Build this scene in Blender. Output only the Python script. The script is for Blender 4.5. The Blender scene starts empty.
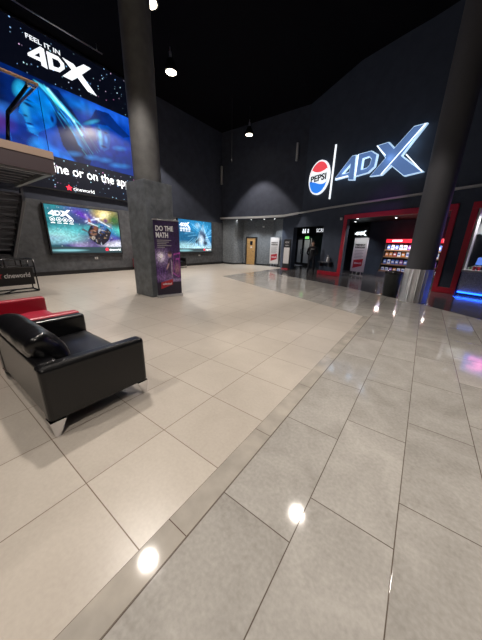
import bpy, bmesh, math, random
import numpy as np
from mathutils import Vector, Matrix
random.seed(7)
S = bpy.context.scene
COL = S.collection
PI = math.pi

# ------------------------------------------------------------------ camera
cam_d = bpy.data.cameras.new('camera'); cam = bpy.data.objects.new('camera', cam_d); COL.objects.link(cam)
cam_d.sensor_fit = 'HORIZONTAL'; cam_d.sensor_width = 36.0; cam_d.lens = 36.0*243.548/482.0
cam_d.clip_start = 0.05; cam_d.clip_end = 200
r_ = Vector((0.80628, 0.59091, 0.02695)); u_ = Vector((-0.19692, 0.22517, 0.95421)); f_ = Vector((-0.55779, 0.77467, -0.29791))
m = Matrix((( r_.x, u_.x, -f_.x, 0), (r_.y, u_.y, -f_.y, 0), (r_.z, u_.z, -f_.z, 1.5), (0, 0, 0, 1)))
cam.matrix_world = m
S.camera = cam
# ------------------------------------------------------------------ world, view
w = bpy.data.worlds.new('world'); S.world = w; w.use_nodes = True
bg = w.node_tree.nodes['Background']; bg.inputs[0].default_value = (0.55, 0.6, 0.75, 1); bg.inputs[1].default_value = 0.10
S.view_settings.view_transform = 'Standard'; S.view_settings.look = 'None'
S.view_settings.exposure = 0.0; S.view_settings.gamma = 1.0; S.view_settings.use_curve_mapping = False
PENDANT_W = 1150.0
PENDANT_COL = (1.0, 0.91, 0.82)
# pendants: (x, y, power factor); last three unseen, added to light the floor
PENDANTS = [(-8.72, 7.35, 0.85), (-7.00, 5.30, 0.45), (-9.3, 13.2, 1.1), (-10.6, 7.05, 1.9), (-4.7, 2.3, 1.15), (-1.8, 6.1, 0.6),
            (1.6, -0.4, 1.0), (-3.2, -2.6, 0.8), (3.6, 3.0, 0.85)]

# ------------------------------------------------------------------ materials
def nodes(name):
    mt = bpy.data.materials.new(name); mt.use_nodes = True
    nt = mt.node_tree; b = nt.nodes['Principled BSDF']
    return mt, nt, b
def lnk(nt, a, b): nt.links.new(a, b)
def mat(name, col, rough=0.6, metal=0.0, spec=0.5, noise=0.0, nscale=8.0, bump=0.0, bscale=30.0, emit=None, estr=0.0, coat=0.0, alpha=None, trans=0.0):
    mt, nt, b = nodes(name)
    b.inputs['Roughness'].default_value = rough; b.inputs['Metallic'].default_value = metal
    b.inputs['Specular IOR Level'].default_value = spec
    b.inputs['Coat Weight'].default_value = coat; b.inputs['Transmission Weight'].default_value = trans
    tc = nt.nodes.new('ShaderNodeTexCoord')
    if noise > 0:
        n = nt.nodes.new('ShaderNodeTexNoise'); n.inputs['Scale'].default_value = nscale; n.inputs['Detail'].default_value = 5
        lnk(nt, tc.outputs['Object'], n.inputs['Vector'])
        r = nt.nodes.new('ShaderNodeValToRGB'); r.color_ramp.elements[0].position = .3; r.color_ramp.elements[1].position = .7
        r.color_ramp.elements[0].color = tuple(c*(1-noise) for c in col)+(1,)
        r.color_ramp.elements[1].color = tuple(min(1, c*(1+noise)) for c in col)+(1,)
        lnk(nt, n.outputs['Fac'], r.inputs[0]); lnk(nt, r.outputs[0], b.inputs['Base Color'])
    else:
        b.inputs['Base Color'].default_value = tuple(col)+(1,)
    if bump > 0:
        n2 = nt.nodes.new('ShaderNodeTexNoise'); n2.inputs['Scale'].default_value = bscale; n2.inputs['Detail'].default_value = 4
        lnk(nt, tc.outputs['Object'], n2.inputs['Vector'])
        bp = nt.nodes.new('ShaderNodeBump'); bp.inputs['Strength'].default_value = bump; bp.inputs['Distance'].default_value = .01
        lnk(nt, n2.outputs['Fac'], bp.inputs['Height']); lnk(nt, bp.outputs[0], b.inputs['Normal'])
    if emit is not None:
        b.inputs['Emission Color'].default_value = tuple(emit)+(1,); b.inputs['Emission Strength'].default_value = estr
    return mt
def picture_mat(name, strength, lit=True):
    """image stored as a colour attribute; a glowing display or a printed sheet"""
    mt, nt, b = nodes(name)
    a = nt.nodes.new('ShaderNodeAttribute'); a.attribute_name = 'Picture'
    if lit:
        b.inputs['Base Color'].default_value = (.01, .01, .012, 1); b.inputs['Roughness'].default_value = .3
        lnk(nt, a.outputs['Color'], b.inputs['Emission Color']); b.inputs['Emission Strength'].default_value = strength
    else:
        lnk(nt, a.outputs['Color'], b.inputs['Base Color']); b.inputs['Roughness'].default_value = .5
    return mt
def math_n(nt, op, a, b=None, c=None):
    n = nt.nodes.new('ShaderNodeMath'); n.operation = op
    for i, v in enumerate((a, b, c)):
        if v is None: continue
        if isinstance(v, (int, float)): n.inputs[i].default_value = v
        else: lnk(nt, v, n.inputs[i])
    return n.outputs[0]
def tile_mat(name, c1, c2, grout, mode, rough, rough2, spec=.5):
    mt, nt, b = nodes(name)
    g = nt.nodes.new('ShaderNodeNewGeometry'); sx = nt.nodes.new('ShaderNodeSeparateXYZ'); lnk(nt, g.outputs['Position'], sx.inputs[0])
    X, Y = sx.outputs[0], sx.outputs[1]
    if mode == 'beige':
        w_, h_ = .6, .6
        xs = math_n(nt, 'DIVIDE', math_n(nt, 'ADD', X, .873+60*.6), w_); ys = math_n(nt, 'DIVIDE', math_n(nt, 'ADD', Y, -.39+60), h_)
        ci = math_n(nt, 'FLOOR', xs); fx = math_n(nt, 'FRACT', xs)
    else:
        w_, h_ = .45, .9
        xs = math_n(nt, 'DIVIDE', math_n(nt, 'ADD', X, .28+45), w_)   # column index 100 starts at x=-.28
        ci = math_n(nt, 'FLOOR', xs); fx = math_n(nt, 'FRACT', xs)
        # column 100 has a joint at y=1.18, each further column is shifted by .303
        off = math_n(nt, 'MULTIPLY', math_n(nt, 'SUBTRACT', ci, 100.0), .3015)
        ys = math_n(nt, 'DIVIDE', math_n(nt, 'ADD', math_n(nt, 'SUBTRACT', Y, off), 90-1.186), h_)
    ri = math_n(nt, 'FLOOR', ys); fy = math_n(nt, 'FRACT', ys)
    # grout: distance to tile edge in metres
    ex = math_n(nt, 'MULTIPLY', math_n(nt, 'MINIMUM', fx, math_n(nt, 'SUBTRACT', 1.0, fx)), w_)
    ey = math_n(nt, 'MULTIPLY', math_n(nt, 'MINIMUM', fy, math_n(nt, 'SUBTRACT', 1.0, fy)), h_)
    e = math_n(nt, 'MINIMUM', ex, ey)
    if mode == 'grey':   # narrow border strip beside the pale tiles: a long joint at x=-.733, none at x=-.88
        pass
    mr = nt.nodes.new('ShaderNodeMapRange'); mr.inputs[1].default_value = .0016; mr.inputs[2].default_value = .0037
    lnk(nt, e, mr.inputs[0])
    cv = nt.nodes.new('ShaderNodeCombineXYZ'); lnk(nt, ci, cv.inputs[0]); lnk(nt, ri, cv.inputs[1])
    wn = nt.nodes.new('ShaderNodeTexWhiteNoise'); wn.noise_dimensions = '3D'; lnk(nt, cv.outputs[0], wn.inputs['Vector'])
    # cloudy stone pattern, shifted per tile
    mul = nt.nodes.new('ShaderNodeVectorMath'); mul.operation = 'SCALE'; mul.inputs['Scale'].default_value = 7.3; lnk(nt, cv.outputs[0], mul.inputs[0])
    add = nt.nodes.new('ShaderNodeVectorMath'); add.operation = 'ADD'; lnk(nt, mul.outputs[0], add.inputs[0]); lnk(nt, g.outputs['Position'], add.inputs[1])
    n1 = nt.nodes.new('ShaderNodeTexNoise'); n1.inputs['Scale'].default_value = 3.0 if mode != 'beige' else 2.2; n1.inputs['Detail'].default_value = 8; n1.inputs['Roughness'].default_value = .62
    n1.inputs['Distortion'].default_value = .6
    lnk(nt, add.outputs[0], n1.inputs['Vector'])
    n2 = nt.nodes.new('ShaderNodeTexNoise'); n2.inputs['Scale'].default_value = 45; n2.inputs['Detail'].default_value = 4; lnk(nt, add.outputs[0], n2.inputs['Vector'])
    k = math_n(nt, 'ADD', math_n(nt, 'MULTIPLY', n1.outputs['Fac'], .62), math_n(nt, 'MULTIPLY', n2.outputs['Fac'], .38))
    k = math_n(nt, 'ADD', k, math_n(nt, 'MULTIPLY', math_n(nt, 'SUBTRACT', wn.outputs['Value'], .5), .12))
    rp = nt.nodes.new('ShaderNodeValToRGB'); rp.color_ramp.elements[0].position = .33; rp.color_ramp.elements[1].position = .67
    rp.color_ramp.elements[0].color = tuple(c1)+(1,); rp.color_ramp.elements[1].color = tuple(c2)+(1,)
    lnk(nt, k, rp.inputs[0])
    mx = nt.nodes.new('ShaderNodeMix'); mx.data_type = 'RGBA'; lnk(nt, mr.outputs[0], mx.inputs[0])
    mx.inputs[6].default_value = tuple(grout)+(1,); lnk(nt, rp.outputs[0], mx.inputs[7]); lnk(nt, mx.outputs[2], b.inputs['Base Color'])
    rr = nt.nodes.new('ShaderNodeMapRange'); rr.inputs[3].default_value = rough; rr.inputs[4].default_value = rough2
    lnk(nt, n1.outputs['Fac'], rr.inputs[0]); lnk(nt, rr.outputs[0], b.inputs['Roughness'])
    b.inputs['Specular IOR Level'].default_value = spec
    bp = nt.nodes.new('ShaderNodeBump'); bp.inputs['Strength'].default_value = .25; bp.inputs['Distance'].default_value = .002
    lnk(nt, mr.outputs[0], bp.inputs['Height']); lnk(nt, bp.outputs[0], b.inputs['Normal'])
    return mt
M = {}
M['beige'] = tile_mat('pale_stone_tiles', (.385, .345, .30), (.46, .418, .367), (.13, .09, .06), 'beige', .24, .36, .4)
M['grey'] = tile_mat('grey_stone_tiles', (.255, .242, .222), (.39, .372, .345), (.09, .07, .055), 'grey', .04, .11, .24)
M['dark'] = tile_mat('dark_stone_tiles', (.045, .042, .043), (.085, .078, .078), (.02, .02, .02), 'beige', .10, .2, .6)
M['carpet'] = mat('dark_carpet', (.03, .03, .035), .9)
M['wall'] = mat('charcoal_paint', (.050, .057, .080), .8, spec=.2, noise=.12, nscale=3, bump=.15, bscale=60)
M['wallC'] = mat('navy_paint', (.054, .067, .098), .75, spec=.25, noise=.1, nscale=3)
M['plaster'] = mat('grey_trowelled_plaster', (.078, .082, .090), .55, noise=.30, nscale=5, bump=.4, bscale=14)
M['plasterlit'] = mat('blue_grey_textured_plaster', (.15, .165, .18), .6, noise=.35, nscale=14, bump=.5, bscale=40)
M['boxplaster'] = mat('column_plaster', (.145, .162, .178), .5, noise=.28, nscale=6, bump=.5, bscale=16)
M['concrete'] = mat('concrete', (.115, .115, .115), .6, noise=.2, nscale=4, bump=.3, bscale=25)
M['columnpaint'] = mat('dark_grey_column_paint', (.075, .076, .088), .6, spec=.3)
M['ceiling'] = mat('black_ceiling', (.004, .004, .006), .95, spec=.05)
M['black'] = mat('black_paint', (.012, .012, .014), .5)
M['blackgloss'] = mat('black_gloss', (.01, .01, .012), .25)
M['base'] = mat('black_skirting', (.008, .008, .009), .5)
M['trim'] = mat('pale_grey_trim', (.42, .42, .43), .6)
M['leather'] = mat('black_leather', (.0035, .0035, .0045), .28, noise=.1, nscale=20, bump=.10, bscale=70, spec=.42)
M['redleather'] = mat('red_leather', (.36, .012, .035), .36, bump=.12, bscale=70, spec=.6)
M['chrome'] = mat('chrome', (.75, .75, .77), .12, 1.0)
M['steel'] = mat('brushed_steel', (.6, .6, .61), .3, 1.0)
M['alu'] = mat('silver_aluminium', (.6, .6, .63), .35, .9)
M['red'] = mat('red_lacquer', (.50, .013, .035), .35)
M['bronze'] = mat('bronze_handrail', (.55, .33, .20), .3, .7)
M['fascia'] = mat('aubergine_fascia', (.075, .055, .062), .55)
M['tan'] = mat('tan_edge_band', (.42, .31, .245), .5)
M['soffit'] = mat('grey_soffit_edge', (.20, .21, .22), .5)
M['stair'] = mat('dark_stair_steel', (.075, .078, .095), .5)
M['wood'] = mat('oak_door', (.46, .27, .10), .45, noise=.2, nscale=12)
M['white'] = mat('white_plastic', (.75, .75, .76), .5)
M['paper'] = mat('white_poster_paper', (.62, .60, .60), .6)
M['lightgrey'] = mat('light_grey_panel', (.45, .45, .46), .6)
M['glow_white'] = mat('lit_white', (.8, .8, .8), .5, emit=(.85, .93, 1), estr=1.7)
M['glow_letter'] = mat('lit_letter', (.8, .8, .8), .5, emit=(.9, .95, 1), estr=1.2)
M['glow_edge'] = mat('lit_letter_edge', (.8, .8, .8), .5, emit=(.50, .74, 1), estr=.85)
M['blueface'] = mat('blue_letter_face', (.10, .17, .36), .5, emit=(.10, .19, .42), estr=.75)
M['lamp'] = mat('lamp_lens', (.9, .9, .9), .4, emit=(1, .88, .68), estr=16.0)
M['downlight'] = mat('downlight_lens', (.9, .9, .9), .4, emit=(.95, .97, 1), estr=6.0)
M['blueled'] = mat('blue_led', (.1, .2, .9), .4, emit=(.01, .10, 1), estr=7.0)
M['redglow'] = mat('lit_red_header', (.7, .02, .03), .4, emit=(1, .03, .06), estr=1.0)
M['green'] = mat('lit_green_sign', (.1, .6, .2), .4, emit=(.25, .9, .2), estr=1.4)
M['bluescr'] = mat('lit_blue_menu', (.1, .1, .5), .4, emit=(.12, .20, 1.0), estr=1.9)
M['pinkscr'] = mat('lit_pink_text', (.9, .2, .6), .4, emit=(1.0, .25, .75), estr=5.0)
M['pepsi_red'] = mat('sign_red', (.7, .05, .07), .4, emit=(.80, .07, .09), estr=.95)
M['pepsi_blue'] = mat('sign_blue', (.03, .2, .7), .4, emit=(.03, .22, .85), estr=.95)
M['pepsi_white'] = mat('sign_white', (.8, .8, .8), .4, emit=(.85, .9, .95), estr=1.05)
M['ink'] = mat('black_ink', (.01, .01, .012), .5)
M['inkgrey'] = mat('grey_ink', (.30, .29, .30), .6)
M['inkred'] = mat('dark_red_ink', (.42, .02, .035), .5)
M['inkwhite'] = mat('white_ink', (.75, .75, .77), .5)
M['skin'] = mat('skin', (.45, .26, .19), .5)
M['cloth'] = mat('black_cloth', (.014, .014, .018), .85)
M['jeans'] = mat('dark_trousers', (.012, .014, .022), .85)
M['hair'] = mat('dark_hair', (.03, .02, .015), .7)
M['bin'] = mat('black_metal_bin', (.018, .022, .024), .35, noise=.1)
M['counterfront'] = mat('speckled_grey_counter_front', (.42, .43, .48), .7, noise=.35, nscale=30)
M['countertop'] = mat('pale_countertop', (.6, .58, .56), .35)
M['glass'] = None
g_, nt, b = nodes('clear_glass'); b.inputs['Base Color'].default_value = (.86, .93, 1, 1); b.inputs['Roughness'].default_value = 0.02
b.inputs['Transmission Weight'].default_value = 1.0; b.inputs['IOR'].default_value = 1.05; M['glass'] = g_
# big LED wall background: black with sparse coloured stars
st, nt, b = nodes('starry_display'); b.inputs['Base Color'].default_value = (.006, .007, .012, 1); b.inputs['Roughness'].default_value = .35
tc = nt.nodes.new('ShaderNodeNewGeometry'); v = nt.nodes.new('ShaderNodeTexVoronoi'); v.inputs['Scale'].default_value = 6.5; lnk(nt, tc.outputs['Position'], v.inputs['Vector'])
lt = math_n(nt, 'LESS_THAN', v.outputs['Distance'], .15)
sc = nt.nodes.new('ShaderNodeSeparateColor'); lnk(nt, v.outputs['Color'], sc.inputs[0])
gt = math_n(nt, 'GREATER_THAN', sc.outputs[0], .35)
k = math_n(nt, 'MULTIPLY', math_n(nt, 'MULTIPLY', lt, gt), math_n(nt, 'MULTIPLY', sc.outputs[1], 1.3))
rp = nt.nodes.new('ShaderNodeValToRGB'); rp.color_ramp.elements[0].color = (.25, .5, 1, 1); rp.color_ramp.elements[1].color = (.6, .9, 1, 1)
e = rp.color_ramp.elements.new(.8); e.color = (.5, .85, .9, 1); e = rp.color_ramp.elements.new(.9); e.color = (1, .2, .7, 1); lnk(nt, sc.outputs[2], rp.inputs[0])
mxx = nt.nodes.new('ShaderNodeMix'); mxx.data_type = 'RGBA'; lnk(nt, k, mxx.inputs[0]); mxx.inputs[6].default_value = (.0015, .0022, .006, 1); lnk(nt, rp.outputs[0], mxx.inputs[7])
lnk(nt, mxx.outputs[2], b.inputs['Emission Color']); b.inputs['Emission Strength'].default_value = 1.1
M['stars'] = st
M['screen'] = picture_mat('lit_picture', 1.0)
M['print'] = picture_mat('printed_picture', 1.0, lit=False)
# brushed cladding with vertical grain
cl, nt, b = nodes('vertical_brushed_steel'); b.inputs['Base Color'].default_value = (.86, .86, .88, 1); b.inputs['Metallic'].default_value = 1; b.inputs['Roughness'].default_value = .38; b.inputs['Anisotropic'].default_value = .85; b.inputs['Anisotropic Rotation'].default_value = .25
tg = nt.nodes.new('ShaderNodeTangent'); tg.direction_type = 'RADIAL'; tg.axis = 'Z'; lnk(nt, tg.outputs[0], b.inputs['Tangent'])
tc = nt.nodes.new('ShaderNodeTexCoord'); mp = nt.nodes.new('ShaderNodeMapping'); mp.inputs['Scale'].default_value = (14, 14, .15); lnk(nt, tc.outputs['Object'], mp.inputs[0])
n = nt.nodes.new('ShaderNodeTexNoise'); n.inputs['Scale'].default_value = 1.6; n.inputs['Detail'].default_value = 3; lnk(nt, mp.outputs[0], n.inputs['Vector'])
bp = nt.nodes.new('ShaderNodeBump'); bp.inputs['Strength'].default_value = 1; bp.inputs['Distance'].default_value = .06; lnk(nt, n.outputs['Fac'], bp.inputs['Height']); lnk(nt, bp.outputs[0], b.inputs['Normal'])
M['cladding'] = cl

# ------------------------------------------------------------------ builders
class Fr:
    """wall frame: u along the wall, v up, w out of the wall"""
    def __init__(s, o, u, n):
        s.o = Vector(o); s.u = Vector(u).normalized(); s.n = Vector(n).normalized(); s.v = Vector((0, 0, 1))
        if len(s.o) == 2: s.o = Vector((*s.o, 0))
    def p(s, u, v, w=0.0): return s.o + s.u*u + s.v*v + s.n*w
WORLD = Fr((0, 0, 0), (1, 0, 0), (0, 1, 0))
class MB:
    def __init__(s): s.v = []; s.f = []; s.m = []; s.smooth = []
    def add(s, vs, fs, mi=0, sm=False):
        k = len(s.v); s.v += [Vector(p) for p in vs]
        for f in fs: s.f.append([i+k for i in f]); s.m.append(mi); s.smooth.append(sm)
        return s
    def box(s, x0, x1, y0, y1, z0, z1, mi=0):
        return s.hexa([(x, y, z) for z in (z0, z1) for y in (y0, y1) for x in (x0, x1)], mi)
    def hexa(s, c, mi=0):
        return s.add(c, [(0, 2, 3, 1), (4, 5, 7, 6), (0, 1, 5, 4), (1, 3, 7, 5), (3, 2, 6, 7), (2, 0, 4, 6)], mi)
    def fbox(s, F, u0, u1, v0, v1, w0, w1, mi=0):
        return s.hexa([F.p(u, v, w_) for v in (v0, v1) for w_ in (w0, w1) for u in (u0, u1)], mi)
    def prism(s, F, pts, w0, w1, mi=0):
        n = len(pts); vs = [F.p(a, b_, w0) for a, b_ in pts]+[F.p(a, b_, w1) for a, b_ in pts]
        return s.add(vs, [list(range(n))[::-1], list(range(n, 2*n))]+[(i, (i+1) % n, n+(i+1) % n, n+i) for i in range(n)], mi)
    def zprism(s, pts, z0, z1, mi=0):
        n = len(pts); vs = [(a, b_, z0) for a, b_ in pts]+[(a, b_, z1) for a, b_ in pts]
        return s.add(vs, [list(range(n))[::-1], list(range(n, 2*n))]+[(i, (i+1) % n, n+(i+1) % n, n+i) for i in range(n)], mi)
    def lathe(s, c, prof, seg=32, mi=0, sm=True):
        c = Vector(c); vs = []; fs = []
        for (r, z) in prof:
            for i in range(seg):
                a = 2*PI*i/seg; vs.append(c+Vector((r*math.cos(a), r*math.sin(a), z)))
        for j in range(len(prof)-1):
            for i in range(seg):
                i2 = (i+1) % seg; fs.append((j*seg+i, j*seg+i2, (j+1)*seg+i2, (j+1)*seg+i))
        s.add(vs, fs, mi, sm)
        n = len(prof)
        s.add(vs[:seg], [list(range(seg))[::-1]], mi); s.add(vs[(n-1)*seg:], [list(range(seg))], mi)
        return s
    def tube(s, pts, r, seg=8, mi=0):
        pts = [Vector(p) for p in pts]; vs = []; fs = []
        for i, p in enumerate(pts):
            d = (pts[min(i+1, len(pts)-1)]-pts[max(i-1, 0)]).normalized()
            a = d.cross(Vector((0, 0, 1)))
            if a.length < .01: a = d.cross(Vector((1, 0, 0)))
            a.normalize(); b_ = d.cross(a)
            for k in range(seg):
                t = 2*PI*k/seg; vs.append(p+a*(r*math.cos(t))+b_*(r*math.sin(t)))
        for i in range(len(pts)-1):
            for k in range(seg):
                k2 = (k+1) % seg; fs.append((i*seg+k, i*seg+k2, (i+1)*seg+k2, (i+1)*seg+k))
        fs.append(list(range(seg))[::-1]); fs.append([(len(pts)-1)*seg+k for k in range(seg)])
        return s.add(vs, fs, mi, True)
    def ellipse(s, F, cu, cv, ru, rv, w0, w1, seg=32, mi=0):
        return s.prism(F, [(cu+ru*math.cos(2*PI*i/seg), cv+rv*math.sin(2*PI*i/seg)) for i in range(seg)], w0, w1, mi)
def chain(o):
    mtx = o.matrix_basis.copy()
    while o.parent: o = o.parent; mtx = o.matrix_basis @ mtx
    return mtx
def fix_normals(me):
    bm = bmesh.new(); bm.from_mesh(me); bmesh.ops.recalc_face_normals(bm, faces=bm.faces); bm.to_mesh(me); bm.free()
def part(name, mb, m_, parent=None, bevel=0.0, seg=2, recalc=True):
    """link a builder as ONE mesh object; world coordinates in, local out"""
    me = bpy.data.meshes.new(name)
    mats = m_ if isinstance(m_, (list, tuple)) else [m_]
    if parent is None:
        zs = min(p.z for p in mb.v); xs = [p.x for p in mb.v]; ys = [p.y for p in mb.v]
        c = Vector(((min(xs)+max(xs))/2, (min(ys)+max(ys))/2, zs)); inv = Matrix.Translation(-c)
    else: inv = chain(parent).inverted()
    me.from_pydata([inv @ p for p in mb.v], [], mb.f)
    for x in mats: me.materials.append(x)
    for i, p in enumerate(me.polygons): p.material_index = mb.m[i]; p.use_smooth = mb.smooth[i]
    if recalc: fix_normals(me)
    o = bpy.data.objects.new(name, me); COL.objects.link(o)
    if parent is None: o.location = c
    else: o.parent = parent
    if bevel > 0:
        bv = o.modifiers.new('bevel', 'BEVEL'); bv.width = bevel; bv.segments = seg; bv.limit_method = 'ANGLE'; bv.angle_limit = .6; bv.harden_normals = False
    return o
def tag(o, label, cat, group=None, kind=None):
    o['label'] = label; o['category'] = cat
    if group: o['group'] = group
    if kind: o['kind'] = kind
    return o
def thing(name, label, cat, loc, group=None):
    o = bpy.data.objects.new(name, None); COL.objects.link(o); o.location = loc; o.empty_display_size = .1
    return tag(o, label, cat, group)
def struct(name, mb, m_, bevel=0):
    o = part(name, mb, m_, None, bevel); o['kind'] = 'structure'; return o
def raw_mesh_obj(name, verts, faces, m_, parent):
    me = bpy.data.meshes.new(name); inv = chain(parent).inverted()
    me.from_pydata([inv @ Vector(v_) for v_ in verts], [], faces); me.materials.append(m_)
    o = bpy.data.objects.new(name, me); COL.objects.link(o); o.parent = parent
    return o
def text(name, body, F, u0, u1, v0, v1, w, m_, parent, bold=.02, depth=.0):
    """lettering fitted into a box on a wall frame"""
    cu = bpy.data.curves.new('t', 'FONT'); cu.body = body; cu.size = 1; cu.offset = bold; cu.extrude = .01; cu.resolution_u = 3
    t = bpy.data.objects.new('t', cu); COL.objects.link(t)
    dg = bpy.context.evaluated_depsgraph_get(); dg.update()
    me = bpy.data.meshes.new_from_object(t.evaluated_get(dg))
    bpy.data.objects.remove(t); bpy.data.curves.remove(cu)
    xs = [v_.co.x for v_ in me.vertices]; ys = [v_.co.y for v_ in me.vertices]
    x0, x1, y0, y1 = min(xs), max(xs), min(ys), max(ys)
    inv = chain(parent).inverted()
    for v_ in me.vertices:
        a = u0+(u1-u0)*(v_.co.x-x0)/(x1-x0); b_ = v0+(v1-v0)*(v_.co.y-y0)/(y1-y0)
        v_.co = inv @ F.p(a, b_, w+(max(depth, .004) if v_.co.z > 0 else 0))
    me.materials.clear(); me.materials.append(m_); me.name = name
    o = bpy.data.objects.new(name, me); COL.objects.link(o); o.parent = parent
    return o
# the 4-D-X lettering in unit coordinates (u 0..1, v 0..~.33)
L4 = [(0, .055), (0, .085), (.19, .262), (.235, .25), (.245, -.005), (.165, .005), (.165, .055)]
L4h = [(.085, .098), (.165, .105), (.165, .172)]
LD = [(.268, .245), (.43, .25), (.505, .19), (.505, .12), (.42, .035), (.268, .01)]
LDh = [(.335, .19), (.42, .195), (.45, .165), (.445, .125), (.405, .085), (.335, .075)]
LXa = [(.455, .0), (.60, .0), (.78, .165), (.95, .33), (.83, .335), (.62, .165)]
LXb = [(.49, .27), (.655, .258), (.74, .19), (1.0, -.065), (.845, -.055), (.62, .155)]
def ring(mb, F, outer, inner, f, w0, w1):
    # slab with a hole: bridge each outer vertex with nearest inner vertex by triangulating through bmesh
    bm = bmesh.new()
    def loop(pts):
        vs = [bm.verts.new((a, b_, 0)) for a, b_ in pts]
        return [bm.edges.new((vs[i], vs[(i+1) % len(vs)])) for i in range(len(vs))]
    es = loop(outer)+loop(inner)
    res = bmesh.ops.triangle_fill(bm, use_beauty=True, use_dissolve=False, edges=es)
    bm.verts.index_update()
    vs = [(v_.co.x, v_.co.y) for v_ in bm.verts]; fs = [[v_.index for v_ in fa.verts] for fa in bm.faces]; bm.free()
    n = len(vs); P0 = [F.p(*f(*q), w0) for q in vs]; P1 = [F.p(*f(*q), w1) for q in vs]
    mb.add(P0+P1, [x[::-1] for x in fs]+[[i+n for i in x] for x in fs])
    for pts in (outer, inner):
        k = len(pts); mb.add([F.p(*f(*q), w0) for q in pts]+[F.p(*f(*q), w1) for q in pts], [(i, (i+1) % k, k+(i+1) % k, k+i) for i in range(k)])
def logo4dx(F, u0, v0, wdt, w0, w1, m_, parent, name='logo_lettering', vs=1.0, grow=0):
    f = lambda a, b_: (u0+a*wdt, v0+b_*wdt*vs)
    mb = MB(); ring(mb, F, L4, L4h, f, w0, w1); ring(mb, F, LD, LDh, f, w0, w1)
    mb.prism(F, [f(*q) for q in LXa], w0, w1); mb.prism(F, [f(*q) for q in LXb], w0, w1+.002)
    return part(name, mb, m_, parent)
# ------------------------------------------------------------------ picture painting (display contents and prints)
class Pic:
    def __init__(s, W, H, base=(0, 0, 0)):
        s.W, s.H = W, H
        s.U, s.V = np.meshgrid(np.linspace(0, 1, W), np.linspace(0, 1, H))
        s.img = np.zeros((H, W, 3))+np.array(base)
    def mix(s, mask, col): s.img = s.img*(1-mask[..., None])+np.array(col)*mask[..., None]
    def addc(s, mask, col): s.img = s.img+np.array(col)*mask[..., None]
    def blob(s, cu, cv, ru, rv, col, rot=0, soft=.3, a=1, add=False):
        c_, s_ = math.cos(rot), math.sin(rot); x = s.U-cu; y = s.V-cv
        d = np.sqrt(((x*c_+y*s_)/ru)**2+((-x*s_+y*c_)/rv)**2)
        mk = np.clip((1+soft-d)/(2*soft+1e-6), 0, 1)*a
        (s.addc if add else s.mix)(mk, col)
    def poly(s, pts, col, a=1):
        ins = np.zeros(s.U.shape, bool); n = len(pts)
        for i in range(n):
            x1, y1 = pts[i]; x2, y2 = pts[(i+1) % n]
            if y1 == y2: continue
            c = ((y1 > s.V) != (y2 > s.V)) & (s.U < (x2-x1)*(s.V-y1)/(y2-y1)+x1); ins ^= c
        s.mix(ins*float(a), col)
    def streak(s, p, q, wd, col, a=1, add=True):
        p = np.array(p); q = np.array(q); d = q-p; L = d@d
        t = np.clip(((s.U-p[0])*d[0]+(s.V-p[1])*d[1])/L, 0, 1)
        dist = np.hypot(s.U-p[0]-t*d[0], s.V-p[1]-t*d[1])
        mk = np.exp(-(dist/wd)**2)*a
        (s.addc if add else s.mix)(mk, col)
    def noise(s, amp, cells, seed, tint=(1, 1, 1)):
        cy = max(2, int(cells*s.H/s.W)); cx = cells
        r = np.random.RandomState(seed); g = r.rand(cy+2, cx+2)
        x = s.U*cx; y = s.V*cy; xi = x.astype(int); yi = y.astype(int); fx = x-xi; fy = y-yi
        fx = fx*fx*(3-2*fx); fy = fy*fy*(3-2*fy)
        n = (g[yi, xi]*(1-fx)+g[yi, xi+1]*fx)*(1-fy)+(g[yi+1, xi]*(1-fx)+g[yi+1, xi+1]*fx)*fy
        s.img = s.img*(1+amp*(n[..., None]-.5)*2*np.array(tint))
    def put(s, name, F, u0, u1, v0, v1, w, m_, parent):
        H, W = s.H, s.W; inv = chain(parent).inverted()
        vs = [inv @ F.p(u0+(u1-u0)*i/(W-1), v0+(v1-v0)*j/(H-1), w) for j in range(H) for i in range(W)]
        fs = [(j*W+i, j*W+i+1, (j+1)*W+i+1, (j+1)*W+i) for j in range(H-1) for i in range(W-1)]
        me = bpy.data.meshes.new(name); me.from_pydata(vs, [], fs); me.materials.append(m_)
        ca = me.color_attributes.new('Picture', 'FLOAT_COLOR', 'POINT')
        c = np.concatenate([np.clip(s.img, 0, 4), np.ones((H, W, 1))], 2).astype(np.float32).reshape(-1)
        ca.data.foreach_set('color', c)
        o = bpy.data.objects.new(name, me); COL.objects.link(o); o.parent = parent
        return o

# frames of the walls
LW = Fr((-12.75, 0, 0), (0, 1, 0), (1, 0, 0))
C0 = Vector((-3.49, 13.49, 0)); DD = Vector((.9064, -.4222, 0)); NN = Vector((-.4222, -.9064, 0))
WC = Fr(C0, DD, NN)            # w > 0 is towards the hall, w < 0 behind the wall
def cp(s_, d=0.0, z=0.0): return WC.p(s_, z, -d)

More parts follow.
